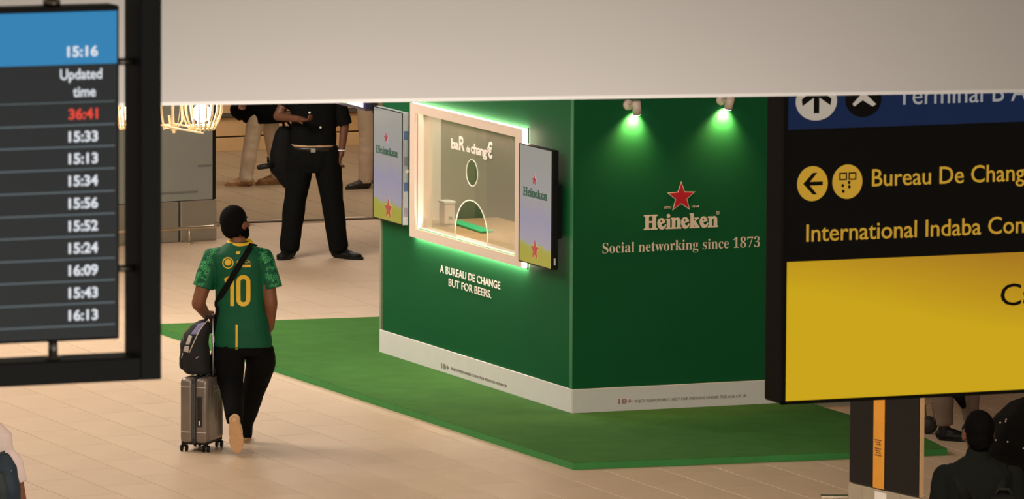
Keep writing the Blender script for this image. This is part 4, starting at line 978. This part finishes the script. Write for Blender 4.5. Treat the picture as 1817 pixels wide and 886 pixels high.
# ---- suitcase
def suitcase():
    loc = hz(358, 797.5); rz = math.radians(-17)
    r = thing('suitcase', loc, 'grey hard shell wheeled suitcase beside the person in green shirt', 'suitcase', rz=rz)
    ms = mat('shell_grey', srgb(122, 110, 100), .34, .25, var=.05, coat=.3); w, d, h = .215, .36, .475; z0 = .06
    for s in (-1, 1):
        b = MB(); b.box((s * w * .26, 0, z0 + h / 2), (w * .48, d, h), bev=.035, seg=4); o = b.build('shell_half', ms, r, True, world=False)
        for k in range(4):
            b = MB(); b.box((s * w * .499, -.12 + k * .08, z0 + h / 2), (.004, .012, h * .82), bev=.002); b.build('rib', ms, o, False, world=False)
        for zc in (.41, .085):
            b = MB(); b.box((s * w * .28, -d / 2 - .001, z0 + zc), (w * .34, .004, .006), bev=.001); b.build('groove_line', mat('bright_line', srgb(205, 196, 186), .3, .5), o, False, world=False)
    b = MB(); b.box((0, 0, z0 + h / 2), (.034, d + .006, h + .004), bev=.03, seg=4); b.build('zip_band', mat('zip_black', srgb(44, 44, 42), .6), r, True, world=False)
    for s in (-1, 1):
        b = MB(); b.tube([(s * .006, -d / 2 - .005, z0 + .04), (s * .006, -d / 2 - .005, z0 + h - .04)], .0025, 6); b.build('zip', mat('zip_grey', srgb(96, 96, 92), .5), r, False, world=False)
    b = MB(); b.box((.048, -d / 2 - .002, z0 + .235), (.036, .012, .22), bev=.01, seg=3); hd = b.build('side_handle', mat('handle_black', srgb(26, 24, 22), .5), r, True, world=False)
    b = MB(); b.box((.048, -d / 2 - .011, z0 + .155), (.008, .004, .035), bev=.002); b.build('handle_clip', m_pale, hd, False, world=False)
    b = MB(); b.box((0, 0, z0 + .004), (w * .92, d * .94, .02), bev=.008); b.build('bottom_plate', m_black, r, False, world=False)
    for sx in (-1, 1):
        for sy in (-1, 1):
            x, y = sx * (w / 2 - .025), sy * (d / 2 - .035); b = MB(); b.cyl((x, y, .055), (x, y, .075), .02, .022); b.box((x, y, .048), (.022, .03, .025), bev=.005)
            hs = b.build('wheel_fork', m_black, r, True, world=False)
            for q in (-1, 1):
                b = MB(); b.cyl((x + q * .012, y, .0255), (x + q * .024, y, .0255), .025, .025, 20); b.build('wheel', m_black, hs, True, world=False)
    # pull handle: two poles and a grip
    mp = mat('pole_alu', srgb(190, 188, 186), .3, .85); px_ = .09
    b = MB()
    for y in (-.015, .085): b.cyl((px_, y, z0 + h - .03), (px_, y, .955), .0065)
    b.build('handle_pole', mp, r, True, world=False)
    b = MB(); b.box((px_, .035, .965), (.032, .135, .026), bev=.01, seg=3); b.build('grip', m_black, r, True, world=False)
    b = MB(); b.box((px_ - .01, .035, z0 + h + .002), (.05, .14, .012), bev=.004); b.build('handle_socket', m_black, r, False, world=False)
    for k in range(2):
        b = MB(); b.box((w * .5 + .002, .0, z0 + h - .07 - k * .035), (.003, .10, .006), bev=.001); b.build('maker_line', mat('bright_line', srgb(205, 196, 186), .3, .5), r, False, world=False)
    # backpack lying on the case, slipped over the pull handle
    bl = loc + V((-.055, -.0, z0 + h + .005))
    bp = thing('backpack', bl, 'dark backpack with lavender panel and white piping resting on suitcase', 'backpack')
    mb_ = mat('backpack_black', srgb(17, 17, 17), .8, var=.15, bump=.3, bscale=80)
    Mt = Matrix.Rotation(math.radians(12), 3, 'Y')
    b = MB(); b.loft([(.01, .03, 0, .09, .11), (.04, .02, 0, .105, .125), (.12, .005, 0, .108, .13), (.22, .0, 0, .102, .125), (.30, .02, 0, .09, .11), (.36, .05, 0, .065, .085), (.395, .075, 0, .03, .05)], e=2.6)
    body = b.voxel('bag_body', mb_, bp, .007, 5, world=False, wr=.005, wscale=9)
    bv = BVHTree.FromPolygons([v.co.copy() for v in body.data.vertices], [list(p.vertices) for p in body.data.polygons])
    def patch(poly, m, name, off=.003, n_=7):
        """poly: 4 corners (x,z) bl br tr tl seen from the camera"""
        vs, fs = [], []
        for j in range(n_ + 1):
            for i in range(n_ + 1):
                a = V(poly[0]).lerp(V(poly[1]), i / n_); c = V(poly[3]).lerp(V(poly[2]), i / n_); p = a.lerp(c, j / n_); h = bv.ray_cast(V((p.x, -2, p.y)), V((0, 1, 0)))
                y = h[0].y if h[0] else bv.find_nearest(V((p.x, -.05, p.y)))[0].y
                vs.append(V((p.x, y - off, p.y)))
        for j in range(n_):
            for i in range(n_): k = j * (n_ + 1) + i; fs.append([k, k + 1, k + n_ + 2, k + n_ + 1])
        me = bpy.data.meshes.new(name); me.from_pydata(vs, [], fs); o = new_obj(name, me, m, bp, False, True); q = o.modifiers.new('t', 'SOLIDIFY'); q.thickness = .004; return o
    S = F / loc.y; K = lambda px, py: ((px - 344.5) / S, (669 - py) / S * 1.012)
    patch([K(339, 594), K(352, 594), K(366, 572), K(352, 577)], mat('lavender', srgb(128, 122, 160), .7), 'lavender_panel')
    patch([K(330, 612), K(337, 612), K(342, 597), K(336, 595)], mat('offwhite_patch', srgb(190, 180, 172), .6), 'white_patch')
    patch([K(326, 624), K(335, 626), K(337, 615), K(329, 614)], mat('offwhite_patch', srgb(190, 180, 172), .6), 'white_patch')
    def line(pts, rr, m, name, off=.004):
        out = []
        for px, py in pts:
            x, z = K(px, py); h = bv.ray_cast(V((x, -2, z)), V((0, 1, 0))); y = h[0].y if h[0] else bv.find_nearest(V((x, -.05, z)))[0].y; out.append(V((x, y - off, z)))
        b = MB(); b.tube(out, rr, 6); b.build(name, m, bp, True, world=False)
    mpi = mat('white_piping', srgb(214, 196, 180), .6)
    line([(337, 626), (341, 617), (346, 606), (351, 595), (356, 586), (362, 578), (369, 571)], .0035, mpi, 'piping')
    line([(326, 606), (325, 598), (328, 589), (334, 582), (341, 578)], .003, mat('tan_piping', srgb(150, 128, 104), .6), 'piping')
    line([(349, 636), (354, 633)], .003, mpi, 'zip_pull')
    line([(323, 626), (322, 640), (324, 652)], .006, mb_, 'side_strap')
    line([(321, 645), (323, 636), (325, 628)], .0025, mpi, 'strap_edge')
    b = MB(); b.box((-.07, -.01, .10), (.07, .13, .12), bev=.03, seg=3); b.build('front_pocket', mb_, bp, True, world=False)
    b = MB(); b.tube([(.07, 0, .38), (.10, 0, .42), (.12, 0, .40), (.12, 0, .3)], .012, 8); b.build('grab_handle', mb_, bp, True, world=False)
suitcase()

# ---- generic clothed people
def std(face=0., **kw):
    j = dict(pelvis=(0, 0, .93), chest=(0, 0, 1.36), neck=(0, 0, 1.52), head=(0, .02 * math.cos(face), 1.66),
             sh_l=(-.19, 0, 1.43), el_l=(-.23, 0, 1.15), wr_l=(-.235, -.03, .90), sh_r=(.19, 0, 1.43), el_r=(.23, 0, 1.15), wr_r=(.235, -.03, .90),
             hip_l=(-.09, 0, .93), kn_l=(-.11, 0, .5), an_l=(-.12, 0, .09), hip_r=(.09, 0, .93), kn_r=(.11, 0, .5), an_r=(.12, 0, .09))
    j.update(kw); return j
TORSO = [(0.02, .185, .135), (.2, .178, .13), (.42, .175, .125), (.6, .185, .13), (.75, .195, .13), (.86, .19, .115), (.94, .13, .085), (1.0, .07, .066)]
# ---- guard
def guard():
    loc = hz(556, 458); mk = mat('black_uniform', (.0026, .003, .003), .85, var=.12, spec=.12); S = F / loc.y
    X = lambda px: (px - 556) / S; Z = lambda py: (458 - py) / S * 1.01
    j = std(PI, pelvis=(0, 0, .93), sh_l=(-.2, 0, 1.45), el_l=(-.31, -.04, 1.245), wr_l=(-.12, -.2, 1.235), sh_r=(.2, 0, 1.45), el_r=(.27, .0, 1.17), wr_r=(.245, -.03, .94),
            hip_l=(-.1, 0, .93), kn_l=(X(523), 0, .5), an_l=(X(514), 0, .09), hip_r=(.1, 0, .93), kn_r=(X(590), 0, .5), an_r=(X(600), 0, .09))
    def cloth(r, j, rot, R, P):
        b = MB(); rot(b, [(.11, .20, .14), (.25, .20, .14)] + [(t, rx + .02, ry + .012) for t, rx, ry in TORSO[2:]])
        for s in 'lr':
            e = j['sh_' + s].lerp(j['el_' + s], 1.0 if s == 'r' else .6); b.limb(j['sh_' + s], e, .068, .066, e1=False); b.limb(j['chest'], j['sh_' + s], .08, .07)
        b.voxel('shirt', mk, r, .009, 4, world=False, wr=.006, wscale=7)
        b = MB(); rot(b, [(.07, .196, .136), (.14, .194, .134)]); b.build('undershirt', mat('cream_undershirt', srgb(184, 150, 112), .8), r, True, world=False)
        b = MB(); rot(b, [(.03, .2, .142), (.09, .2, .142)]); b.build('belt', mat('belt_black', srgb(20, 18, 16), .4), r, True, world=False)
        b = MB(); b.box(((0.0), -.145, Z(264)), (.045, .01, .035), bev=.004); b.build('belt_buckle', mat('steel', srgb(170, 170, 165), .3, .9), r, False, world=False)
        b = MB(); rot(b, [(-.3, .15, .11), (-.18, .2, .135), (0, .21, .14), (.07, .2, .138)])
        for s, k in (('l', -1), ('r', 1)): b.chain([j['hip_' + s] + V((k * .015, 0, -.02)), j['hip_' + s].lerp(j['kn_' + s], .5), j['kn_' + s], j['an_' + s] + V((0, 0, .03)), j['an_' + s] + V((0, -.005, -.035))], [.125, .115, .098, .09, .08], e1=False)
        b.voxel('trousers', mk, r, .010, 4, world=False, wr=.007, wscale=6)
        msh = mat('black_leather', srgb(13, 11, 10), .55, spec=.25)
        shoe(r, j['an_l'] + V((0, .03, -.01)), V((-.35, -1, 0)), msh, m_black, w=.062, L=.30); shoe(r, j['an_r'] + V((0.0, .03, -.01)), V((.95, -.7, 0)), msh, m_black, w=.062, L=.32)
        hair_cap(r, P, R, m_hair, k=1.08)
        for px, py in ((549.5, 197), (569, 223)):
            b = MB(); b.ell((X(px), -.148, Z(py)), (.01, .006, .01)); b.build('shirt_button', m_pale, r, True, world=False)
        b = MB(); w = j['wr_r']; b.tube([w + V((.034 * math.cos(2 * PI * k / 16), .034 * math.sin(2 * PI * k / 16), .01)) for k in range(16)], .006, 6, closed=True); b.build('bracelet', m_pale, r, True, world=False)
    person(loc, 'person in black security uniform standing with feet apart behind the booth', PI, j,
           dict(yaw=PI, skin=mat('dark_skin', srgb(96, 58, 38), .55, var=.06), hand_l=dict(n=(0, 0, -1), curl=.6), hand_r=dict(d=(-.2, -.1, -1), n=(-1, 0, 0), curl=.7)), cloth)
    # holdall hanging from the forearm
    p = loc + V((X(500), .1, 0)); r = thing('holdall', V((p.x, p.y, Z(338))), 'black soft holdall hanging at the right side of the uniformed person', 'bag')
    b = MB(); z0 = Z(336); z1 = Z(226); b.loft([(z0, X(510), 0, .03, .05), (z0 + .05, X(508), 0, .07, .08), (z0 + .16, X(501), 0, .115, .10), (z0 + .3, X(501), 0, .115, .10), (z1 - .06, X(504), 0, .09, .08), (z1, X(505), 0, .05, .04)], M=Matrix.Translation((loc.x, loc.y + .1, 0)))
    b.voxel('bag_body', mat('bag_black', (.004, .004, .004), .8, spec=.15), r, .01, 4, world=True, wr=.006)
    b = MB(); c = V((loc.x, loc.y + .1, 0)); b.tube([c + V((X(503), 0, z1 - .03)), c + V((X(500), -.06, z1 + .1)), c + V((-.285, -.1, 1.20)), c + V((-.27, -.04, 1.245)), c + V((X(515), 0, z1))], .012, 8); b.build('handle', m_black, r, True)
    b = MB(); b.limb(c + V((X(490), -.05, Z(293))), c + V((X(459), -.12, Z(297))), .028, .022); b.limb(c + V((X(475), -.06, Z(288))), c + V((X(474), -.06, Z(280))), .012, .008); b.build('side_strap', m_black, r, True)
guard()
# ---- woman in cream trousers
def walker(loc, label, jn, cloth, look): return person(loc, label, look.get('face', 0), jn, look, cloth)
def woman():
    loc = hz(460, 329); S = F / loc.y; X = lambda px: (px - 460) / S; Z = lambda py: (329 - py) / S * 1.01; mc = mat('cream_cloth', srgb(232, 214, 192), .75, var=.05)
    j = std(0, pelvis=(.03, 0, .9), chest=(0, 0, 1.3), neck=(-.01, 0, 1.45), head=(-.03, 0, 1.59), sh_l=(-.03, -.17, 1.37), el_l=(-.05, -.2, 1.1), wr_l=(-.12, -.2, .88), sh_r=(.0, .17, 1.37), el_r=(.0, .2, 1.1), wr_r=(-.05, .2, .88),
            hip_l=(.03, -.07, .9), kn_l=(X(448), -.08, .47), an_l=(X(437), -.08, .08), hip_r=(.05, .07, .9), kn_r=(X(482), .07, .48), an_r=(X(492), .08, .09))
    def cloth(r, j, rot, R, P):
        b = MB()
        for s in 'lr': b.chain([j['hip_' + s], j['kn_' + s], j['an_' + s] + V((0, 0, .03)), j['an_' + s] + V((0, 0, -.03))], [.10, .078, .068, .066], e1=False)
        rot(b, [(-.2, .13, .1), (0, .16, .12), (.1, .15, .11)]); b.voxel('trousers', mc, r, .01, 4, world=False, wr=.005)
        b = MB(); rot(b, [(-.55, .16, .21), (-.4, .17, .20), (0, .18, .17)] + TORSO[1:])
        b.ell((X(424), -.05, Z(192)), (.06, .1, .12)); b.limb((X(455), -.05, Z(190)), (X(424), -.05, Z(194)), .12, .09)
        for s in 'lr': b.limb(j['sh_' + s], j['el_' + s], .07, .06); b.limb(j['el_' + s], j['wr_' + s], .06, .05)
        b.voxel('coat', mat('black_coat', (.0028, .0034, .004), .85, spec=.12), r, .011, 4, world=False, wr=.006)
        mt = mat('tan_loafer', srgb(196, 150, 108), .6)
        shoe(r, j['an_l'] + V((0.01, 0, 0)), V((-1, -.1, 0)), mt, mt, L=.25, w=.042); shoe(r, j['an_r'] + V((0, 0, 0.0)), V((-1, -.1, -.05)), mt, mt, L=.25, w=.042)
        hair_cap(r, P, R, m_hair, k=1.12)
    person(loc, 'person in cream trousers and long black coat walking left behind the guard', -PI / 2, j, dict(yaw=-PI / 2), cloth)
    loc2 = hz(652, 333)
    j2 = std(0, sh_l=(-.05, -.17, 1.4), el_l=(0.0, -.2, 1.1), wr_l=(.05, -.2, .88), sh_r=(0, .17, 1.4), el_r=(0, .2, 1.1), wr_r=(.05, .2, .88), hip_l=(0, -.08, .92), kn_l=(.0, -.08, .5), an_l=(-.02, -.08, .09), hip_r=(0, .08, .92), kn_r=(.08, .08, .5), an_r=(.10, .1, .09))
    def cloth2(r, j, rot, R, P):
        b = MB(); mc2 = mat('taupe_cloth', srgb(206, 182, 158), .75, var=.05)
        for s in 'lr': b.chain([j['hip_' + s], j['kn_' + s], j['an_' + s] + V((0, 0, .03)), j['an_' + s] + V((0, 0, -.04))], [.11, .085, .068, .066], e1=False)
        rot(b, [(-.2, .13, .1), (0, .16, .12), (.1, .15, .11)]); b.voxel('trousers', mc2, r, .01, 4, world=False, wr=.005)
        b = MB(); rot(b, TORSO)
        for s in 'lr': b.limb(j['sh_' + s], j['el_' + s], .07, .06); b.limb(j['el_' + s], j['wr_' + s], .055, .045)
        b.voxel('shirt', mc2, r, .011, 4, world=False, wr=.006)
        ms = mat('dark_brown_shoe', srgb(40, 28, 22), .5)
        shoe(r, j['an_l'] + V((-.0, 0, -.01)), V((-.8, -.6, 0)), ms, ms); shoe(r, j['an_r'] + V((0, 0, 0)), V((.9, -.4, 0)), ms, ms)
        hair_cap(r, P, R, m_hair, k=1.1)
    person(loc2, 'person in taupe trousers and dark shoes standing behind the left monitor', PI / 2, j2, dict(yaw=PI / 2), cloth2)
woman()
# ---- dark jacketed man at lower right
def right_man():
    D = 45.1; c = hy(1736, 765, D); loc = V((c.x, c.y, 0)); mk = mat('charcoal_jacket', (.0075, .0082, .0062), .95, spec=.1, var=.10)
    hz_ = c.z
    j = std(0, head=(0, .0, hz_ - .02), neck=(.0, -.01, hz_ - .155), chest=(.01, -.01, hz_ - .32), sh_l=(-.19, 0, hz_ - .265), sh_r=(.2, 0, hz_ - .275), el_l=(-.235, -.02, hz_ - .53), el_r=(.245, -.02, hz_ - .54))
    def cloth(r, j, rot, R, P):
        b = MB(); rot(b, [(t, rx + .018, ry + .02) for t, rx, ry in TORSO])
        for s in 'lr': b.limb(j['sh_' + s], j['el_' + s], .074, .068); b.limb(j['el_' + s], j['wr_' + s], .06, .045); b.limb(j['chest'] + V((0, 0, .05)), j['sh_' + s], .09, .072)
        b.limb(j['neck'] + V((0, 0, -.02)), j['neck'] + V((0, 0, .02)), .078, .068)
        b.voxel('jacket', mk, r, .009, 4, world=False, wr=.007, wscale=8)
        b = MB(); rot(b, [(-.3, .15, .12), (0, .19, .13), (.08, .18, .13)])
        for s in 'lr': b.chain([j['hip_' + s], j['kn_' + s], j['an_' + s]], [.115, .09, .07], e1=False)
        b.voxel('trousers', mat('black_trousers', (.0028, .0028, .003), .85, var=.15, spec=.12), r, .011, 3, world=False)
        for s in 'lr': shoe(r, j['an_' + s] + V((0, 0, -.01)), V((0, 1, 0)), m_black, m_black)
        hair_cap(r, P, R, m_hair, k=1.13, bump=.004)
    person(loc, 'person with short black hair and charcoal jacket seen from behind at lower right', 0, j, dict(yaw=math.radians(-10), hs=1.08, skin=mat('dark_skin', srgb(96, 58, 38), .55, var=.06)), cloth)
    # backpack on his back
    q = hy(1775, 860, D - .2); bp = thing('backpack', V((q.x, q.y, hz_ - .85)), 'charcoal backpack on the back of the jacketed person at lower right', 'backpack')
    b = MB(); cx, cy = q.x + .02, loc.y - .2; z = hz_
    b.loft([(z - .82, cx, cy, .12, .07), (z - .78, cx, cy, .145, .09), (z - .55, cx, cy, .145, .10), (z - .40, cx, cy, .125, .085), (z - .345, cx, cy, .07, .05)], e=2.6)
    b.voxel('bag_body', mat('charcoal_pack', (.0045, .0045, .0035), .85, var=.1, spec=.2), bp, .009, 5, wr=.005)
    b = MB(); b.loft([(z - .8, cx, cy - .09, .10, .03), (z - .52, cx, cy - .09, .10, .045), (z - .46, cx, cy - .09, .07, .03)], e=2.6); b.voxel('front_pocket', mat('charcoal_pocket', (.014, .013, .009), .8, spec=.2), bp, .009, 4)
    b = MB(); b.tube([V((cx - .05, cy, z - .35)), V((cx - .03, cy, z - .31)), V((cx + .03, cy, z - .31)), V((cx + .05, cy, z - .35))], .008, 8); b.build('top_loop', mat('charcoal_pocket', (.014, .013, .009), .8, spec=.2), bp, True)
    for s in (-1, 1):
        b = MB(); pts = [V((loc.x + s * .10 + .03, cy + .04, z - .38)), V((loc.x + s * .125, loc.y - .12, z - .27)), V((loc.x + s * .135, loc.y - .04, z - .195)), V((loc.x + s * .135, loc.y + .06, z - .21)), V((loc.x + s * .13, loc.y + .15, z - .34))]
        b.ribbon(pts, [V((0, -1, .3)), V((0, -1, .8)), V((0, 0, 1)), V((0, .8, 1)), V((0, 1, 0))], .06, .012); b.build('shoulder_strap', mat('charcoal_pack', (.0045, .0045, .0035), .85, var=.1, spec=.2), bp, True)
right_man()
# ---- person at lower left
def left_person():
    D = 46.0; c = hy(-36, 722, D); loc = V((c.x, c.y, 0)); zt = hy(-8, 742, D).z; mw_ = mat('pale_pink_shirt', srgb(226, 206, 198), .75, var=.04)
    j = std(0, head=(0, .02, zt + .12), neck=(.01, 0, zt + .0), chest=(0, 0, zt - .22), sh_l=(-.17, 0, zt - .13), sh_r=(.19, 0, zt - .27), el_l=(-.21, -.02, zt - .42), el_r=(.235, .0, zt - .50), wr_r=(.24, .02, zt - .72), wr_l=(-.21, .1, zt - .62))
    def cloth(r, j, rot, R, P):
        b = MB(); rot(b, [(t, rx * .97, ry) for t, rx, ry in TORSO])
        for s in 'lr': b.limb(j['sh_' + s], j['sh_' + s].lerp(j['el_' + s], .5), .066, .064, e1=False); b.limb(j['neck'] - V((0, 0, .05)), j['sh_' + s], .068, .066)
        b.voxel('shirt', mw_, r, .009, 4, world=False, wr=.005)
        b = MB(); rot(b, [(-.3, .15, .12), (0, .18, .13), (.08, .17, .13)])
        for s in 'lr': b.chain([j['hip_' + s], j['kn_' + s], j['an_' + s]], [.11, .085, .07], e1=False)
        b.voxel('trousers', mat('navy_trousers', srgb(24, 30, 44), .8), r, .011, 3, world=False)
        for s in 'lr': shoe(r, j['an_' + s] + V((0, 0, -.01)), V((0, 1, 0)), m_black, m_black)
        hair_cap(r, P, R, m_hair, k=1.1)
    person(loc, 'person in pale shirt at the lower left corner seen from behind', 0, j, dict(yaw=0), cloth)
    bp = thing('backpack', V((loc.x, loc.y - .2, zt - .75)), 'dark blue backpack of the person at the lower left corner', 'backpack'); mn = mat('navy_pack', srgb(26, 44, 58), .7, var=.12)
    cx, cy, z = loc.x + .10, loc.y - .2, zt + .04
    b = MB(); b.loft([(z - .72, cx, cy, .13, .08), (z - .66, cx, cy, .158, .10), (z - .42, cx, cy, .155, .11), (z - .30, cx, cy, .13, .09), (z - .22, cx, cy, .08, .05)], e=2.8); b.voxel('bag_body', mn, bp, .008, 5, wr=.006)
    b = MB(); b.loft([(z - .7, cx - .0, cy - .1, .09, .04), (z - .42, cx - .0, cy - .1, .09, .05), (z - .32, cx - .0, cy - .09, .06, .03)], e=2.6); b.voxel('front_pocket', mat('slate_pocket', srgb(36, 46, 48), .7), bp, .008, 4)
    for q in (.13, -.13):
        b = MB(); b.ribbon([V((loc.x + q + .04, cy + .07, zt - .30)), V((loc.x + q, loc.y - .10, zt - .20)), V((loc.x + q, loc.y, zt - .155)), V((loc.x + q, loc.y + .1, zt - .24))], [V((0, -1, .5)), V((0, -1, 1)), V((0, 0, 1)), V((0, 1, 1))], .05, .012); b.build('shoulder_strap', mn, bp, True)
    b = MB(); b.box((cx + .1, cy - .07, z - .33), (.008, .01, .04), None, bev=.002); b.build('zip_pull', m_pale, bp)
left_person()

# ================================================================ things beyond the black totem
def far_right():
    # person standing partly behind the sign, brown trousers and dark shoes
    loc = hz(1683, 782); S = F / loc.y; X = lambda px: (px - 1683) / S
    mb_ = mat('brown_trousers', srgb(112, 92, 76), .8, var=.08); mk = mat('black_coat', (.0028, .0034, .004), .85, spec=.12)
    j = std(0, pelvis=(.05, .02, .93), chest=(.05, .02, 1.36), neck=(.05, .02, 1.52), head=(.07, .02, 1.66), sh_l=(.05, .21, 1.43), el_l=(.04, .25, 1.15), wr_l=(.08, .24, .9), sh_r=(.05, -.17, 1.43), el_r=(.04, -.21, 1.15), wr_r=(.08, -.2, .9), kn_l=(X(1671), 0, .5), an_l=(X(1676), 0, .09), kn_r=(.15, .22, .5), an_r=(.18, .3, .09), hip_l=(-.03, 0, .93), hip_r=(.12, .05, .93))
    def cloth(r, j, rot, R, P):
        b = MB(); rot(b, [(-.3, .13, .1), (0, .18, .13), (.08, .17, .13)])
        for s in 'lr': b.chain([j['hip_' + s], j['kn_' + s], j['an_' + s] + V((0, 0, 0.02))], [.11, .085, .062], e1=False)
        b.voxel('trousers', mb_, r, .01, 3, world=False, wr=.006)
        b = MB(); rot(b, TORSO)
        for s in 'lr': b.limb(j['sh_' + s], j['el_' + s], .07, .06); b.limb(j['el_' + s], j['wr_' + s], .055, .045)
        b.voxel('jacket', mk, r, .011, 3, world=False)
        for s in 'lr': shoe(r, j['an_' + s] + V((0, 0, -.01)), V((1, -.25, 0)), m_black, m_black, L=.27)
        b = MB(); b.chain([V((X(1700), -.02, .7)), V((X(1698), -.03, .36)), V((X(1708), -.05, .26))], [.035, .05, .022]); b.build('coat_tail', mk, r, True, world=False)
        hair_cap(r, P, R, m_hair, k=1.1)
    person(loc, 'person in brown trousers and dark shoes half hidden by the yellow sign', PI / 2, j, dict(yaw=PI / 2), cloth)
    # dark wheeled bag left of the leg
    p = hz(1648, 772); r = thing('tote_bag', p, 'small dark bag on the floor at the carpet corner', 'bag')
    b = MB(); b.ell(p + V((0, 0.05, .065)), (.07, .06, .065)); b.voxel('bag_body', mat('olive_bag', srgb(38, 38, 28), .7), r, .008, 3, wr=.006)
    b = MB(); b.tube([p + V((-.02, .02, .1)), p + V((-.03, 0, .22)), p + V((.02, 0, .24)), p + V((.045, 0, .1))], .007, 6); b.build('handle', mat('tan_strap', srgb(130, 100, 80), .6), r, True)
    # large dark glossy covered luggage pile
    c = hz(1830, 930); loc = V((c.x + .25, c.y, 0)); r = thing('covered_trolley', loc, 'luggage trolley under a dark glossy cover behind the jacketed person', 'trolley')
    b = MB(); M = Matrix.Translation(loc)
    b.loft([(.12, 0, 0, .62, .42), (.35, 0, 0, .62, .42), (.55, 0, 0, .58, .4), (.72, -.02, 0, .50, .36), (.82, -.05, 0, .36, .3), (.86, -.06, 0, .2, .2)], M=M, e=2.6)
    b.voxel('cover', mat('dark_glossy_cover', (.004, .003, .0022), .85, var=.3, nscale=5, bump=.8, bscale=14, spec=.08), r, .014, 4, wr=.02, wscale=4)
    for sx in (-1, 1):
        for sy in (-1, 1):
            b = MB(); q = loc + V((sx * .45, sy * .28, .065)); b.cyl(q - V((.02, 0, 0)), q + V((.02, 0, 0)), .065, n=20); b.build('wheel', m_black, r, True)
    b = MB(); b.box(loc + V((0, 0, .14)), (1.1, .7, .04), None, bev=.01); b.build('chassis', m_tube, r)
    b = MB(); random.seed(5)
    for k in range(14):
        a = random.uniform(0, 6.28); q = loc + V((-.30 + random.uniform(-.25, .2), -.36 + random.uniform(-.04, .02), random.uniform(.35, .8))); b.ell(q, .007, nu=6, nv=4)
    o = b.build('sparkle_beads', mat('glint', srgb(210, 200, 180), .2, .5), r); tag(o, kind='stuff')  # the cover's sparkle put into the shape as tiny pale beads
far_right()
